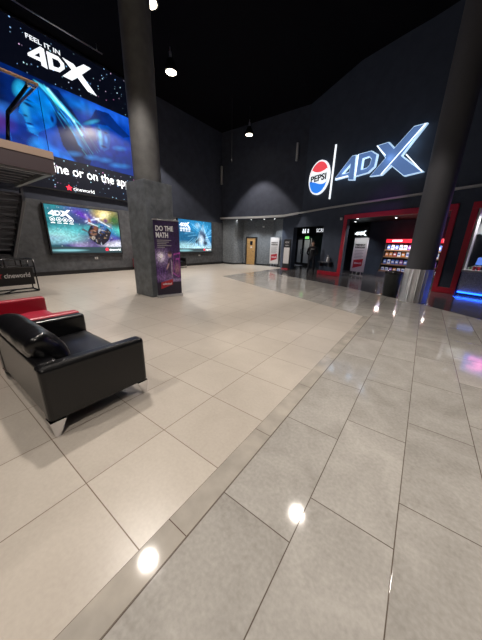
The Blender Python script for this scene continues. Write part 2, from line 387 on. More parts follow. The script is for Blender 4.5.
# ------------------------------------------------------------------ floor
fl = MB()
A_, B_ = (-.878, -7.5), (-.878, 5.98)
G0 = (-7.71, 9.04)
dark_edge = [(-7.5, 12.75), (-5.0, 11.35), (-2.32, 10.12), (.18, 8.50), (1.31, 7.55), (3.2, 5.6), (5.0, 3.2), (9.0, -2.0)]
beige = [A_, B_, G0, (-7.72, 14.9), (-7.72, 18.5), (-13.4, 18.5), (-13.4, -7.5)]
fl.add([(x, y, 0) for x, y in beige], [list(range(len(beige)))], 0)
strip = [(-.878, -7.5), (-.733, -7.5), (-.733, 6.02), (-.878, 5.98)]
grey = [A_, (9.5, -7.5), (9.5, -2.6)]+[(x, y) for x, y in dark_edge[::-1]]+[(-7.72, 12.87), G0, B_]
fl.add([(x, y, 0) for x, y in grey], [list(range(len(grey)))], 1)
darkp = [(9.5, -2.6)]+[(9.5, 22), (-7.72, 22), (-7.72, 12.87)]+[(x, y) for x, y in dark_edge]
fl.add([(x, y, 0) for x, y in darkp], [list(range(len(darkp)))], 2)
bm = bmesh.new()
floor = struct('floor', fl, [M['beige'], M['grey'], M['dark']])
bm.from_mesh(floor.data); bmesh.ops.triangulate(bm, faces=bm.faces)
for f in bm.faces:
    if f.normal.z < 0: f.normal_flip()
bm.to_mesh(floor.data); bm.free()
# narrow border row of grey tiles with its own joints, 1 mm proud
m_border = None
mt, nt, b = nodes('grey_border_tiles')
g = nt.nodes.new('ShaderNodeNewGeometry'); sx = nt.nodes.new('ShaderNodeSeparateXYZ'); lnk(nt, g.outputs['Position'], sx.inputs[0])
ys = math_n(nt, 'FRACT', math_n(nt, 'DIVIDE', math_n(nt, 'ADD', sx.outputs[1], 90-.575), .9))
ey = math_n(nt, 'MULTIPLY', math_n(nt, 'MINIMUM', ys, math_n(nt, 'SUBTRACT', 1.0, ys)), .9)
ex = math_n(nt, 'MINIMUM', math_n(nt, 'ABSOLUTE', math_n(nt, 'ADD', sx.outputs[0], .878)), math_n(nt, 'ABSOLUTE', math_n(nt, 'ADD', sx.outputs[0], .733)))
e_ = math_n(nt, 'MINIMUM', ex, ey)
mr = nt.nodes.new('ShaderNodeMapRange'); mr.inputs[1].default_value = .0014; mr.inputs[2].default_value = .0032; lnk(nt, e_, mr.inputs[0])
n1 = nt.nodes.new('ShaderNodeTexNoise'); n1.inputs['Scale'].default_value = 4; n1.inputs['Detail'].default_value = 8; lnk(nt, g.outputs['Position'], n1.inputs['Vector'])
rp = nt.nodes.new('ShaderNodeValToRGB'); rp.color_ramp.elements[0].position = .33; rp.color_ramp.elements[1].position = .67
rp.color_ramp.elements[0].color = (.27, .252, .225, 1); rp.color_ramp.elements[1].color = (.40, .365, .32, 1); lnk(nt, n1.outputs['Fac'], rp.inputs[0])
mx = nt.nodes.new('ShaderNodeMix'); mx.data_type = 'RGBA'; lnk(nt, mr.outputs[0], mx.inputs[0]); mx.inputs[6].default_value = (.09, .06, .045, 1)
lnk(nt, rp.outputs[0], mx.inputs[7]); lnk(nt, mx.outputs[2], b.inputs['Base Color']); b.inputs['Roughness'].default_value = .07; b.inputs['Specular IOR Level'].default_value = .17
bs = MB(); bs.add([(x, y, .0012) for x, y in strip], [(0, 1, 2, 3)])
o = struct('trim_1', bs, mt)

# ------------------------------------------------------------------ walls and ceiling
mb = MB(); mb.box(-13.05, -12.75, -7.5, 15.1, 0, 9.3)
struct('wall_left', mb, M['wall'])
# trowelled lower panels, standing 4 cm proud of the wall
mb = MB()
for y0, y1 in ((-7.5, -.6), (-.595, 2.9), (2.905, 7.85), (7.855, 14.95)):
    mb.box(-12.75, -12.70, y0, y1, .0, 2.95)
struct('wall_left', mb, M['plaster'], .004)
mb = MB(); mb.box(-12.70, -12.675, -7.5, 15.0, 0, .16); struct('baseboard_left', mb, M['base'])
# upper rear wall above the ledge
mb = MB(); mb.box(-12.75, -6.42, 14.87, 15.15, 3.17, 9.3)
struct('wall_back', mb, M['wall'])
# lower recessed rear wall, faceted
pts = [(-12.75, 15.0), (-11.75, 15.0), (-11.62, 15.03), (-11.50, 15.25), (-11.42, 15.88), (-10.4, 15.98), (-9.2, 16.1), (-9.0, 16.12), (-8.6, 15.88), (-8.05, 15.74), (-7.9, 15.66)]
def ribbon(pts, z0, z1, t):
    mb = MB()
    for i in range(len(pts)-1):
        a = Vector((*pts[i], 0)); b2 = Vector((*pts[i+1], 0)); d = (b2-a).normalized(); n_ = Vector((-d.y, d.x, 0))*t
        mb.hexa([a+Vector((0, 0, z0)), b2+Vector((0, 0, z0)), a+n_+Vector((0, 0, z0)), b2+n_+Vector((0, 0, z0)), a+Vector((0, 0, z1)), b2+Vector((0, 0, z1)), a+n_+Vector((0, 0, z1)), b2+n_+Vector((0, 0, z1))])
    return mb
struct('wall_back', ribbon(pts, 0, 3.19, .2), M['plasterlit'])
struct('baseboard_back', ribbon([(x, y-.02) for x, y in pts[:-1]], 0, .11, .012), M['base'])
# soffit + pale ledge running across the rear and on along the sign wall
mb = MB(); mb.zprism([(-12.75, 14.80), (-6.55, 14.80), (-6.6, 16.4), (-12.75, 16.4)], 3.19, 3.24)
struct('trim_2', mb, M['wall'])
led = [(-12.75, 14.80, 3.27), (-9.5, 14.76, 3.22), (-7.6, 14.82, 3.24)]+[tuple(WC.p(s_, z, .02)) for s_, z in ((-3.5, 3.36), (-1.6, 3.42), (0.07, 3.44), (3.2, 3.46), (9.6, 3.47))]
mb = MB()
for i in range(len(led)-1):
    a = Vector(led[i]); b2 = Vector(led[i+1]); d = (b2-a); d.z = 0; d.normalize(); n_ = Vector((d.y, -d.x, 0))*.10
    h = .06 if i < 3 else .035
    dz = Vector((0, 0, h))
    mb.hexa([a-dz-n_*.8, b2-dz-n_*.8, a-dz+n_, b2-dz+n_, a+dz-n_*.8, b2+dz-n_*.8, a+dz+n_, b2+dz+n_])
struct('trim_3', mb, M['trim'])
# sign wall (right): solid pieces around the openings, 0.3 thick
mb = MB()
T = -.3
for s0, s1, z0, z1 in ((-5.0, -3.87, 0, 3.45), (-3.87, -1.40, 2.58, 3.45), (-1.40, 0.0, 0, 3.45), (0.0, 4.42, 2.86, 3.45), (4.42, 5.05, 0, 3.45), (5.05, 9.0, 2.86, 3.45), (9.0, 9.8, 0, 3.45)):
    mb.fbox(WC, s0, s1, z0, z1, T, 0)
struct('wall_right', mb, M['wallC'])
mb = MB(); mb.fbox(WC, -3.36, 9.8, 3.45, 9.4, T, 0)
struct('wall_right', mb, M['wallC'])
# remaining shell behind the viewer
e1 = cp(9.8); 
mb = MB(); mb.box(e1.x, e1.x+.3, -7.5, e1.y+.2, 0, 9.4); struct('wall_side', mb, M['wall'])
mb = MB(); mb.box(-13.05, e1.x+.3, -7.8, -7.5, 0, 9.4); struct('wall_front', mb, M['wall'])
# ceiling
cz = [(-13.05, -7.8, 8.62), (-13.05, 15.2, 8.64), (-6.5, 15.0, 8.72)]+[tuple(cp(s_, .05, z)) for s_, z in ((-.35, 9.14), (1.6, 9.02), (2.4, 8.95), (3.0, 8.94), (9.9, 8.9))]+[(6.6, -7.8, 8.8)]
mb = MB(); n = len(cz); c_ = (-4.0, 5.0, 8.75); mb.add(list(cz)+[c_], [(i, (i+1) % n, n) for i in range(n)])
o = struct('ceiling', mb, M['ceiling'])

# ------------------------------------------------------------------ interior behind the sign wall
mb = MB()
mb.add([cp(-5.0, .3, 2.9), cp(9.7, .3, 2.9), cp(9.7, 6.4, 2.9), cp(-11.0, 6.4, 2.9), cp(-8.2, 3.0, 2.9)], [(0, 1, 2, 3, 4)])
struct('ceiling', mb, M['black'])
def seg_wall(mb, a, b_, z0, z1, t=.1):
    a = Vector((a.x, a.y, 0)); b_ = Vector((b_.x, b_.y, 0)); d = (b_-a).normalized(); n_ = Vector((-d.y, d.x, 0))*t
    mb.hexa([a+Vector((0, 0, z0)), b_+Vector((0, 0, z0)), a+n_+Vector((0, 0, z0)), b_+n_+Vector((0, 0, z0)), a+Vector((0, 0, z1)), b_+Vector((0, 0, z1)), a+n_+Vector((0, 0, z1)), b_+n_+Vector((0, 0, z1))])
mb = MB()
seg_wall(mb, cp(-5.0, .35), cp(-7.9, 3.2), 0, 2.9)      # left side of the first recess
seg_wall(mb, cp(-7.9, 3.3), cp(-7.2, 3.3), 0, 2.9)
seg_wall(mb, cp(-5.6, 3.3), cp(-2.6, 3.3), 0, 2.9)
seg_wall(mb, cp(-7.2, 3.3), cp(-5.6, 3.3), 2.07, 2.9)
struct('wall_recess', mb, M['wallC'])
mb = MB(); seg_wall(mb, cp(-1.35, .3), cp(-2.9, 3.3), 0, 2.9); seg_wall(mb, cp(-2.9, 3.3), cp(-2.9, 6.2), 0, 2.9); struct('wall_partition', mb, M['wallC'])
mb = MB(); seg_wall(mb, cp(-.72, 3.0), cp(9.7, 3.0), 0, 2.9, .12); seg_wall(mb, cp(-.72, 3.1), cp(-.72, 6.2), 0, 2.9, .1); struct('wall_inner', mb, M['wallC'])
mb = MB(); seg_wall(mb, cp(-2.9, 5.6), cp(-.72, 5.6), 0, 2.9, .12); struct('wall_corridor', mb, M['wallC'])
mb = MB(); seg_wall(mb, cp(4.8, .3), cp(4.8, 3.0), 0, 2.9, .12); struct('wall_kiosk', mb, M['lightgrey'])
mb = MB(); seg_wall(mb, cp(-10.5, 5.4), cp(-2.9, 5.4), 0, 2.9, .1); struct('wall_foyer', mb, M['lightgrey'])

# ------------------------------------------------------------------ red meandering portal frame
F = WC
t = thing('portal_frame', 'glossy red meandering frame around the two openings in the dark right-hand wall', 'frame', cp(2.5, -.05))
bars = [(-1.45, .08, .0, .20), (-.10, .08, .20, 2.80), (-.10, 4.52, 2.80, 3.0), (4.35, 4.52, .20, 2.80), (4.35, 5.06, .0, .20), (4.90, 5.06, .20, 2.80), (4.90, 8.9, 2.80, 3.0), (8.72, 8.9, 0, 2.80)]
for k, (a, b2, c, d) in enumerate(bars):
    mb = MB(); mb.fbox(F, a, b2, c, d, -.0, .05)
    part('frame_bar', mb, M['red'], t, .006)

# ------------------------------------------------------------------ columns
t = thing('round_column', 'grey concrete column rising out of the dark plaster box by the roll-up banner', 'column', (-6.33, 4.38, 0))
mb = MB(); mb.lathe((-6.33, 4.38, 0), [(.34, 2.9), (.34, 8.8)], 48); part('shaft', mb, M['concrete'], t)
mb = MB(); mb.zprism([(-6.75, 3.99), (-5.935, 3.99), (-5.935, 4.84), (-6.75, 4.84)], 0, 2.97)
part('box_casing', mb, M['boxplaster'], t, .006)
t = thing('round_column', 'tall dark grey column with a shiny steel foot in front of the red frame', 'column', (-.06, 8.88, 0))
mb = MB(); mb.lathe((-.06, 8.88, 0), [(.335, .93), (.335, 9.2)], 48); part('shaft', mb, M['columnpaint'], t)
mb = MB(); mb.lathe((-.06, 8.88, 0), [(.35, 0), (.35, .95)], 64); part('steel_cladding', mb, M['cladding'], t)

# ------------------------------------------------------------------ giant LED wall
F = LW
t = thing('video_wall', 'giant black video wall with blue film scene and white lettering high on the left wall', 'screen', LW.p(4.6, 3.4))
mb = MB(); mb.fbox(F, -1.5, 8.03, 3.42, 8.50, 0, .10); part('display_panel', mb, M['stars'], t)
mb = MB(); mb.fbox(F, -1.55, 8.06, 3.38, 3.42, 0, .12); mb.fbox(F, -1.55, 8.06, 8.50, 8.54, 0, .12); mb.fbox(F, 8.03, 8.07, 3.38, 8.54, 0, .12); part('frame', mb, M['black'], t)
# film scene: y from -1.5 to 8.0, z 4.55..7.05
u0, u1, v0, v1 = -1.5, 7.99, 4.62, 7.06
P = Pic(420, 110, (.0, .012, .10))
def pu(y): return (y-u0)/(u1-u0)
def pv(z): return (z-v0)/(v1-v0)
def bl(y, z, ry, rz, col, rot=0, soft=.3, a=1, add=False):
    P_ = P; x = P.U*(u1-u0)+u0-y; q = P.V*(v1-v0)+v0-z
    c2, s2 = math.cos(rot), math.sin(rot)
    d = np.sqrt(((x*c2+q*s2)/ry)**2+((-x*s2+q*c2)/rz)**2); mk = np.clip((1+soft-d)/(2*soft), 0, 1)*a
    (P.addc if add else P.mix)(mk, col)
def ply(pts, col, a=1): P.poly([(pu(a1), pv(b1)) for a1, b1 in pts], col, a)
def stk(p, q, wd, col, a=1):
    x = P.U*(u1-u0)+u0; z = P.V*(v1-v0)+v0; p = np.array(p); q = np.array(q); d = q-p
    tt = np.clip(((x-p[0])*d[0]+(z-p[1])*d[1])/(d@d), 0, 1); ds = np.hypot(x-p[0]-tt*d[0], z-p[1]-tt*d[1])
    P.addc(np.exp(-(ds/wd)**2)*a, col)
P.noise(.5, 30, 3)
bl(1.5, 5.2, 2.2, .5, (.01, .06, .5), 0, .8, .8); bl(2.6, 5.75, 1.4, .18, (.05, .3, 1.0), -.1, .8, .5); bl(0, 6.5, 2, .4, (.0, .02, .3), 0, .8)
bl(2.7, 5.3, .5, .25, (.35, .02, .2), 0, .9, .5)
bl(7.2, 6.2, 1.6, .9, (.0, .05, .42), 0, .6); bl(7.0, 6.9, 1.4, .2, (.01, .12, .75), 0, .7)
# woman's head in three-quarter view looking left
ply([(4.3, 7.0), (5.1, 6.95), (5.65, 6.3), (6.0, 5.5), (6.15, 4.62), (4.9, 4.62), (4.85, 5.6)], (.0, .008, .07))
bl(4.32, 6.02, .50, .76, (.0, .20, .70), -.12, .12)
ply([(3.80, 6.35), (3.80, 6.05), (3.70, 5.76), (3.82, 5.68), (3.86, 5.56), (3.84, 5.46), (3.90, 5.24), (4.15, 5.17), (4.5, 5.3), (4.5, 6.2)], (.0, .24, .72))
bl(3.86, 6.5, .14, .25, (.02, .45, .75), -.5, .5, .9); bl(3.92, 5.9, .10, .38, (.05, .5, .85), .1, .6, .75)
bl(4.30, 5.6, .25, .32, (.0, .07, .45), 0, .7, .8)
bl(4.02, 6.10, .13, .045, (.0, .01, .08), -.2, .5); bl(4.0, 6.24, .18, .03, (.0, .02, .12), -.1, .6); bl(3.88, 5.72, .06, .03, (.0, .02, .12), 0, .6)
bl(3.96, 5.50, .11, .03, (.0, .0, .12), .1, .5); bl(3.98, 5.42, .09, .025, (.1, .55, .95), .1, .6, .7)
bl(4.0, 5.3, .12, .06, (.05, .45, .95), .2, .7, .6)
ply([(4.2, 5.3), (4.85, 5.75), (4.95, 5.1), (5.3, 4.62), (4.0, 4.62)], (.0, .06, .42))
bl(4.75, 5.95, .10, .2, (.0, .12, .6), 0, .4); bl(4.72, 5.9, .05, .1, (.0, .01, .1), 0, .4)
bl(4.15, 4.85, .28, .22, (.02, .35, .95), .5, .6, .8); bl(4.75, 4.75, .45, .14, (.02, .22, .9), -.3, .6, .8)
for k in range(9):
    dx = k*.09
    stk((4.35+dx*.6, 6.95-dx*.1), (5.15+dx, 6.35-dx*.55), .022, (.05, .45, .6), .8-.05*k)
    stk((5.15+dx, 6.35-dx*.55), (5.55+dx*.4, 5.3-dx*.3), .025, (.02, .25, .6), .6-.05*k)
rs = np.random.RandomState(5)
for k in range(60):
    y = 4.6+1.5*rs.rand(); z = 6.9-(y-4.6)*.95+.5*rs.randn()*.5; L = .25+.5*rs.rand(); sl = -.9-.9*rs.rand()
    if z > 6.95 or z < 4.7: continue
    stk((y, z), (y+L*.6, z+L*.6*sl), .012+.012*rs.rand(), [(.02, .3, .55), (.0, .10, .5), (.05, .5, .6), (.0, .05, .3)][rs.randint(4)], .55)
bl(7.3, 5.5, 1.0, .45, (.0, .02, .26), 0, .5, .75); bl(5.9, 6.75, .5, .2, (.0, .16, .62), 0, .6, .8); bl(6.1, 5.55, .35, .55, (.0, .015, .16), 0, .5, .9)
stk((4.75, 6.85), (5.5, 6.1), .04, (.5, .85, .9), .9); stk((5.5, 6.1), (5.75, 5.7), .035, (.3, .8, .9), .8)
# man with a wide hat
ply([(5.8, 6.15), (6.2, 6.45), (6.45, 6.85), (7.0, 6.9), (7.4, 6.6), (7.95, 6.3), (7.6, 6.15), (6.9, 6.4), (6.3, 6.3)], (.0, .02, .16))
bl(6.2, 6.30, .3, .06, (.03, .35, .6), .5, .6, .8)
ply([(6.33, 6.3), (6.95, 6.38), (6.95, 5.85), (6.85, 5.5), (6.6, 5.33), (6.42, 5.4), (6.33, 5.7)], (.0, .07, .36))
bl(6.5, 5.85, .07, .28, (.1, .55, .95), 0, .7, .8); bl(6.62, 5.52, .12, .04, (.0, .01, .12), 0, .5)
bl(6.48, 6.13, .07, .03, (.0, .01, .1), 0, .5); bl(6.78, 6.1, .08, .03, (.0, .01, .1), 0, .5); bl(6.75, 5.85, .06, .12, (.05, .3, .8), 0, .7, .7)
ply([(5.9, 4.62), (6.1, 5.1), (6.5, 5.25), (7.0, 5.2), (7.6, 5.4), (7.99, 5.3), (7.99, 4.62)], (.0, .025, .22))
for y, z in ((6.05, 4.95), (6.6, 4.98), (7.1, 4.9), (7.5, 4.95), (5.3, 4.9), (7.35, 5.65)): bl(y, z, .22, .07, (.03, .3, .85), .2, .9, .6)
P.noise(.3, 60, 5); P.img *= 1.1
P.put('film_scene', F, u0, u1, v0, v1, .103, M['screen'], t)
text('lettering', 'FEEL IT IN', F, 4.33, 5.36, 8.13, 8.26, .104, M['glow_letter'], t, .012)
logo4dx(F, 4.30, 7.50, 2.27, .104, .112, M['glow_letter'], t, 'logo_lettering', .98)
text('lettering', 'online or on the app', F, 3.90, 7.66, 3.93, 4.40, .104, M['glow_letter'], t, .006)
text('lettering', 'cineworld', F, 5.08, 5.92, 3.49, 3.63, .104, M['glow_letter'], t, .0)
mb = MB()
def star(cu, cv, r, n=5, q=.45, rot=PI/2): return [(cu+(r if i % 2 == 0 else r*q)*math.cos(rot+PI*i/n), cv+(r if i % 2 == 0 else r*q)*math.sin(rot+PI*i/n)) for i in range(2*n)]
mb.prism(F, star(4.92, 3.56, .13), .104, .108); part('star_emblem', mb, mat('lit_red_star', (.7, .02, .03), emit=(1, .02, .06), estr=1.6), t)

# ------------------------------------------------------------------ lit poster screens on the left wall
def poster_screen(y0, y1, z0, z1, label, kind):
    F = LW; t = thing('poster_screen', label, 'screen', LW.p((y0+y1)/2, z0, .05))
    mb = MB(); mb.fbox(F, y0-.06, y1+.06, z0-.08, z1+.04, .05, .15); part('frame', mb, M['black'], t, .01)
    P = Pic(150, 100)
    U, V = P.U, P.V
    if kind == 0:
        P.img[:] = (.015, .07, .12)
        P.blob(.15, .9, .35, .25, (.02, .30, .33), 0, .8); P.blob(.45, .85, .22, .12, (.12, .04, .45), -.7, .8); P.blob(.35, .72, .3, .08, (.05, .08, .2), -.6, .7)
        P.blob(.2, .45, .45, .13, (.10, .55, .60), .12, .6); P.blob(.08, .36, .2, .1, (.5, .9, .85), .1, .9, .7); P.blob(.92, .55, .3, .1, (.1, .65, .55), -.1, .6)
        P.blob(.25, .2, .35, .10, (.14, .05, .35), -.25, .7); P.blob(.05, .12, .2, .1, (.02, .1, .12), 0, .7)
        P.blob(.8, .9, .14, .12, (1.1, .75, .15), -.3, .9); P.blob(.79, .9, .07, .07, (1.3, 1.2, .7), 0, .8); P.blob(.93, .8, .1, .14, (.05, .15, .04), 0, .7)
        P.blob(.82, .4, .12, .2, (.02, .18, .5), 0, .6); P.blob(.86, .3, .12, .1, (.10, .06, .45), 0, .6)
        P.blob(.83, .2, .16, .06, (1, 1, 1.05), 0, .6); P.blob(.95, .22, .1, .07, (.85, .85, 1), 0, .7); P.blob(.42, .2, .12, .05, (.8, .8, 1), 0, .9, .5)
        for p, q, wd, c, a in (((.5, .72), (.72, .82), .018, (.7, .8, .9), .8), ((.62, .82), (.75, .7), .015, (.8, .8, .9), .7), ((.5, .86), (.6, .6), .02, (.5, .4, .3), .6)): P.streak(p, q, wd, c, a)
        # riders on a dark vehicle
        P.blob(.3, .30, .35, .06, (.35, .85, .85), .15, .8, .8); P.blob(.62, .3, .2, .14, (.10, .05, .2), 0, .8)
        P.poly([(.50, .48), (.55, .62), (.62, .66), (.68, .58), (.80, .60), (.86, .5), (.8, .3), (.7, .18), (.62, .2), (.52, .32)], (.012, .012, .02))
        P.blob(.58, .47, .05, .07, (.22, .11, .07), 0, .2); P.blob(.57, .35, .03, .04, (.5, .42, .35), 0, .2); P.blob(.60, .50, .02, .03, (.5, .3, .2), 0, .2); P.blob(.74, .62, .05, .08, (.05, .18, .5), 0, .5)
        P.blob(.545, .72, .02, .06, (.45, .08, .06), 0, .5); P.blob(.62, .58, .03, .05, (.3, .1, .05), 0, .6); P.blob(.85, .65, .03, .05, (.25, .3, .35), 0, .6)
        P.blob(.79, .77, .03, .04, (.15, .05, .2), 0, .6)
        rs = np.random.RandomState(8)
        for i in range(46):
            cx, cy = .50+.36*rs.rand(), .20+.44*rs.rand(); dx, dy = .03*rs.randn(2)
            P.poly([(cx, cy), (cx+abs(dx)+.012, cy+dy*.6), (cx+.01, cy+abs(dy)+.02)], [(.01, .01, .015), (.02, .02, .03), (.30, .20, .12), (.45, .5, .6), (.05, .10, .3)][rs.randint(5)], .9)
        P.poly([(.42, .52), (.52, .46), (.50, .50), (.44, .56)], (.1, .1, .12)); P.poly([(.66, .75), (.84, .62), (.85, .64), (.68, .78)], (.75, .8, .85)); P.poly([(.52, .68), (.66, .61), (.67, .63), (.53, .71)], (.6, .75, .85))
        for i in range(40): P.blob(rs.rand(), .14+.84*rs.rand(), .005, .007, (.9, .95, 1.0), 0, .5, .8)
        P.noise(.3, 60, 4)
        P.mix(((V < .135)*(1.0)), (.03, .07, .08)); P.blob(.2, .06, .22, .025, (.25, .6, .65), 0, .4)
    else:
        P.img[:] = (.015, .09, .20)
        P.blob(.35, .85, .35, .2, (.02, .28, .62), 0, .8); P.blob(.75, .75, .3, .25, (.02, .32, .65), 0, .8); P.blob(.2, .45, .3, .2, (.01, .14, .30), 0, .7)
        P.blob(.9, .45, .15, .25, (.02, .22, .5), 0, .7); P.blob(.5, .15, .6, .09, (.55, .85, .95), 0, .8); P.blob(.15, .2, .2, .1, (.4, .75, .8), 0, .8, .7)
        P.poly([(.42, .18), (.55, .5), (.66, .78), (.72, .92), (.78, .72), (.84, .55), (.95, .35), (1, .2)], (.35, .65, .9), .8)
        P.blob(.68, .6, .08, .12, (.08, .14, .25), .4, .5); P.blob(.75, .5, .06, .1, (.03, .06, .14), 0, .5); P.blob(.5, .38, .03, .1, (.01, .03, .06), 0, .4); P.blob(.58, .34, .05, .12, (.02, .04, .07), 0, .4); P.blob(.78, .3, .07, .09, (.02, .05, .1), 0, .4)
        P.blob(.66, .38, .06, .12, (.8, .95, 1.1), 0, .8); P.blob(.55, .85, .06, .06, (.6, .9, 1.1), 0, .9, .7)
        for i in range(26):
            a = random.uniform(0, 2*PI); r0 = random.uniform(.12, .3); c0 = (.68, .5)
            P.streak((c0[0]+r0*math.cos(a), c0[1]+r0*math.sin(a)), (c0[0]+(r0+.25)*math.cos(a+.3), c0[1]+(r0+.25)*math.sin(a+.3)), .008, (.35, .8, 1.0), .5)
        P.noise(.35, 60, 14)
        P.mix(((V < .12)*1.0), (.05, .08, .09)); P.blob(.15, .055, .2, .03, (.25, .55, .6), 0, .4)
    P.img *= 1.05
    P.put('picture', F, y0, y1, z0, z1, .153, M['screen'], t)
    W = y1-y0
    logo4dx(F, y0+.09, z1-.42, .87, .155, .158, M['glow_letter'], t, 'logo_lettering', .95)
    mb = MB()
    for k in range(4):
        cu = y0+.21+k*.225; cv = z1-.55; q = 20
        ring(mb, F, [(cu+.095*math.cos(2*PI*i/q), cv+.095*math.sin(2*PI*i/q)) for i in range(q)], [(cu+.075*math.cos(2*PI*i/q), cv+.075*math.sin(2*PI*i/q)) for i in range(q)], lambda a, b_: (a, b_), .155, .158)
        mb.fbox(F, cu-.035, cu+.035, cv-.035, cv+.03, .155, .158); mb.fbox(F, cu-.08, cu+.08, cv-.155, cv-.125, .155, .158)
    part('effect_icons', mb, M['glow_letter'], t)
    text('lettering', 'cineworld', F, y1-.62, y1-.06, z0+.09, z0+.20, .155, M['glow_letter'], t, .03)
    mb = MB(); mb.prism(F, star(y1-.73, z0+.15, .10), .155, .158); part('star_emblem', mb, bpy.data.materials['lit_red_star'], t)
    return t
poster_screen(3.88, 6.86, .92, 2.82, 'left wall screen showing riders in a colourful purple and turquoise space scene', 0)
poster_screen(10.62, 13.58, .90, 2.88, 'left wall screen showing a blue icy storm scene, right of the boxed column', 1)
for px, (y, lab) in enumerate(((5.62, 'small white socket on the wall under the purple and turquoise screen'), (12.45, 'small white socket on the wall under the blue icy screen'))):
    t = thing('wall_socket', lab, 'socket', LW.p(y, .60, .05))
    mb = MB(); mb.fbox(LW, y-.07, y+.07, .62, .72, .05, .075); part('faceplate', mb, M['white'], t, .005)
    mb = MB(); mb.fbox(LW, y-.03, y+.03, .645, .695, .075, .08); part('outlet', mb, M['inkgrey'], t)

# thin metal tray high on the left
mb = MB(); mb.tube([(-11.7, 3.7, 8.42), (-11.7, 6.5, 8.42)], .02); mb.tube([(-11.7, 3.9, 8.42), (-11.7, 3.9, 8.68)], .01); mb.tube([(-11.7, 6.3, 8.42), (-11.7, 6.3, 8.68)], .01)
tag(part('lighting_rail', mb, M['alu'], None), 'thin metal rail hung below the ceiling above the giant video wall', 'rail')
mb = MB(); mb.tube([(-9.64, 12.07, 5.9), (-9.64, 12.07, 8.7)], .012)
mb.tube([(-9.64, 12.07, 5.78), (-9.64, 12.07, 5.95)], .02)
tag(part('hanging_cable', mb, M['black'], None), 'thin dark cable hanging straight down from the black ceiling', 'cable')

# ------------------------------------------------------------------ loudspeakers on rear wall
for (x, y, z0, z1, lab) in ((-12.55, 14.80, 5.45, 6.6, 'slim silver column loudspeaker in the corner by the left wall'), (-6.98, 14.83, 6.1, 7.0, 'slim silver column loudspeaker high on the rear wall beside the drinks sign')):
    t = thing('column_loudspeaker', lab, 'loudspeaker', (x, y, z0), 'column loudspeakers')
    mb = MB(); mb.box(x-.06, x+.06, y-.20, y-.08, z0, z1); part('cabinet', mb, M['alu'], t, .02)
    for zb in (z0+.2, z1-.26):
        mb = MB(); mb.box(x-.02, x+.02, y-.09, y+.05, zb, zb+.06); part('bracket', mb, M['black'], t)
    mb = MB(); mb.box(x-.045, x+.045, y-.21, y-.198, z0+.05, z1-.05); part('grille', mb, M['lightgrey'], t)

# ------------------------------------------------------------------ wooden door in the rear wall
F = Fr((-11.42+.35, 15.90, 0), (1.0, .085, 0), (.085, -1.0, 0))
t = thing('door_1', 'pale oak door with a small dark window in the rear wall', 'door', F.p(.3, 0)); t['kind'] = 'structure'
mb = MB(); mb.fbox(F, .02, .74, .02, 1.93, .02, .07); part('door_leaf', mb, M['wood'], t, .004)
mb = MB(); mb.fbox(F, -.07, .02, 0, 2.02, -.05, .10); mb.fbox(F, .74, .83, 0, 2.02, -.05, .10); mb.fbox(F, -.07, .83, 1.93, 2.02, -.05, .10); part('door_frame', mb, M['black'], t)
mb = MB(); mb.fbox(F, .30, .50, 1.45, 1.72, .07, .078); part('vision_panel', mb, M['blackgloss'], t)
mb = MB(); mb.fbox(F, .33, .47, 1.24, 1.34, .07, .076); part('notice', mb, M['white'], t)
mb = MB(); mb.tube([F.p(.64, .98, .07), F.p(.64, .98, .12), F.p(.54, .98, .12)], .012); part('handle', mb, M['chrome'], t)
mb = MB(); q = Vector((-9.75, 15.92, 2.72)); mb.box(q.x-.05, q.x+.05, q.y, q.y+.16, q.z-.05, q.z+.05)
tag(part('sensor_box', mb, M['white'], None, .01), 'small white sensor box high on the textured rear wall right of the oak door', 'sensor')
mb = MB(); mb.fbox(WC, -.32, -.22, 2.78, 2.90, 0, .08)
tag(part('sensor_box', mb, M['white'], None, .01), 'small white sensor box just outside the top left corner of the red frame', 'sensor')

# downlights in the ledge soffit
for i, x in enumerate((-11.55, -10.3, -9.25, -8.45)):
    t = thing('downlight', ['soffit downlight nearest the left wall', 'soffit downlight above the oak door', 'soffit downlight right of the oak door', 'soffit downlight above the white poster board'][i], 'downlight', (x, 15.2, 3.13), 'soffit downlights')
    mb = MB(); mb.lathe((x, 15.2, 3.13), [(.055, 0), (.06, .06)], 20); part('bezel', mb, M['white'], t)
    mb = MB(); mb.lathe((x, 15.2, 3.122), [(.04, 0), (.04, .012)], 20); part('lens', mb, M['downlight'], t)
    ld = bpy.data.lights.new('downlight_beam', 'SPOT'); ld.energy = 110; ld.color = (.9, .95, 1); ld.spot_size = 1.7; ld.spot_blend = .6; ld.shadow_soft_size = .04
    lo = bpy.data.objects.new('downlight_beam', ld); COL.objects.link(lo); lo.parent = t; lo.location = (0, 0, -.03)

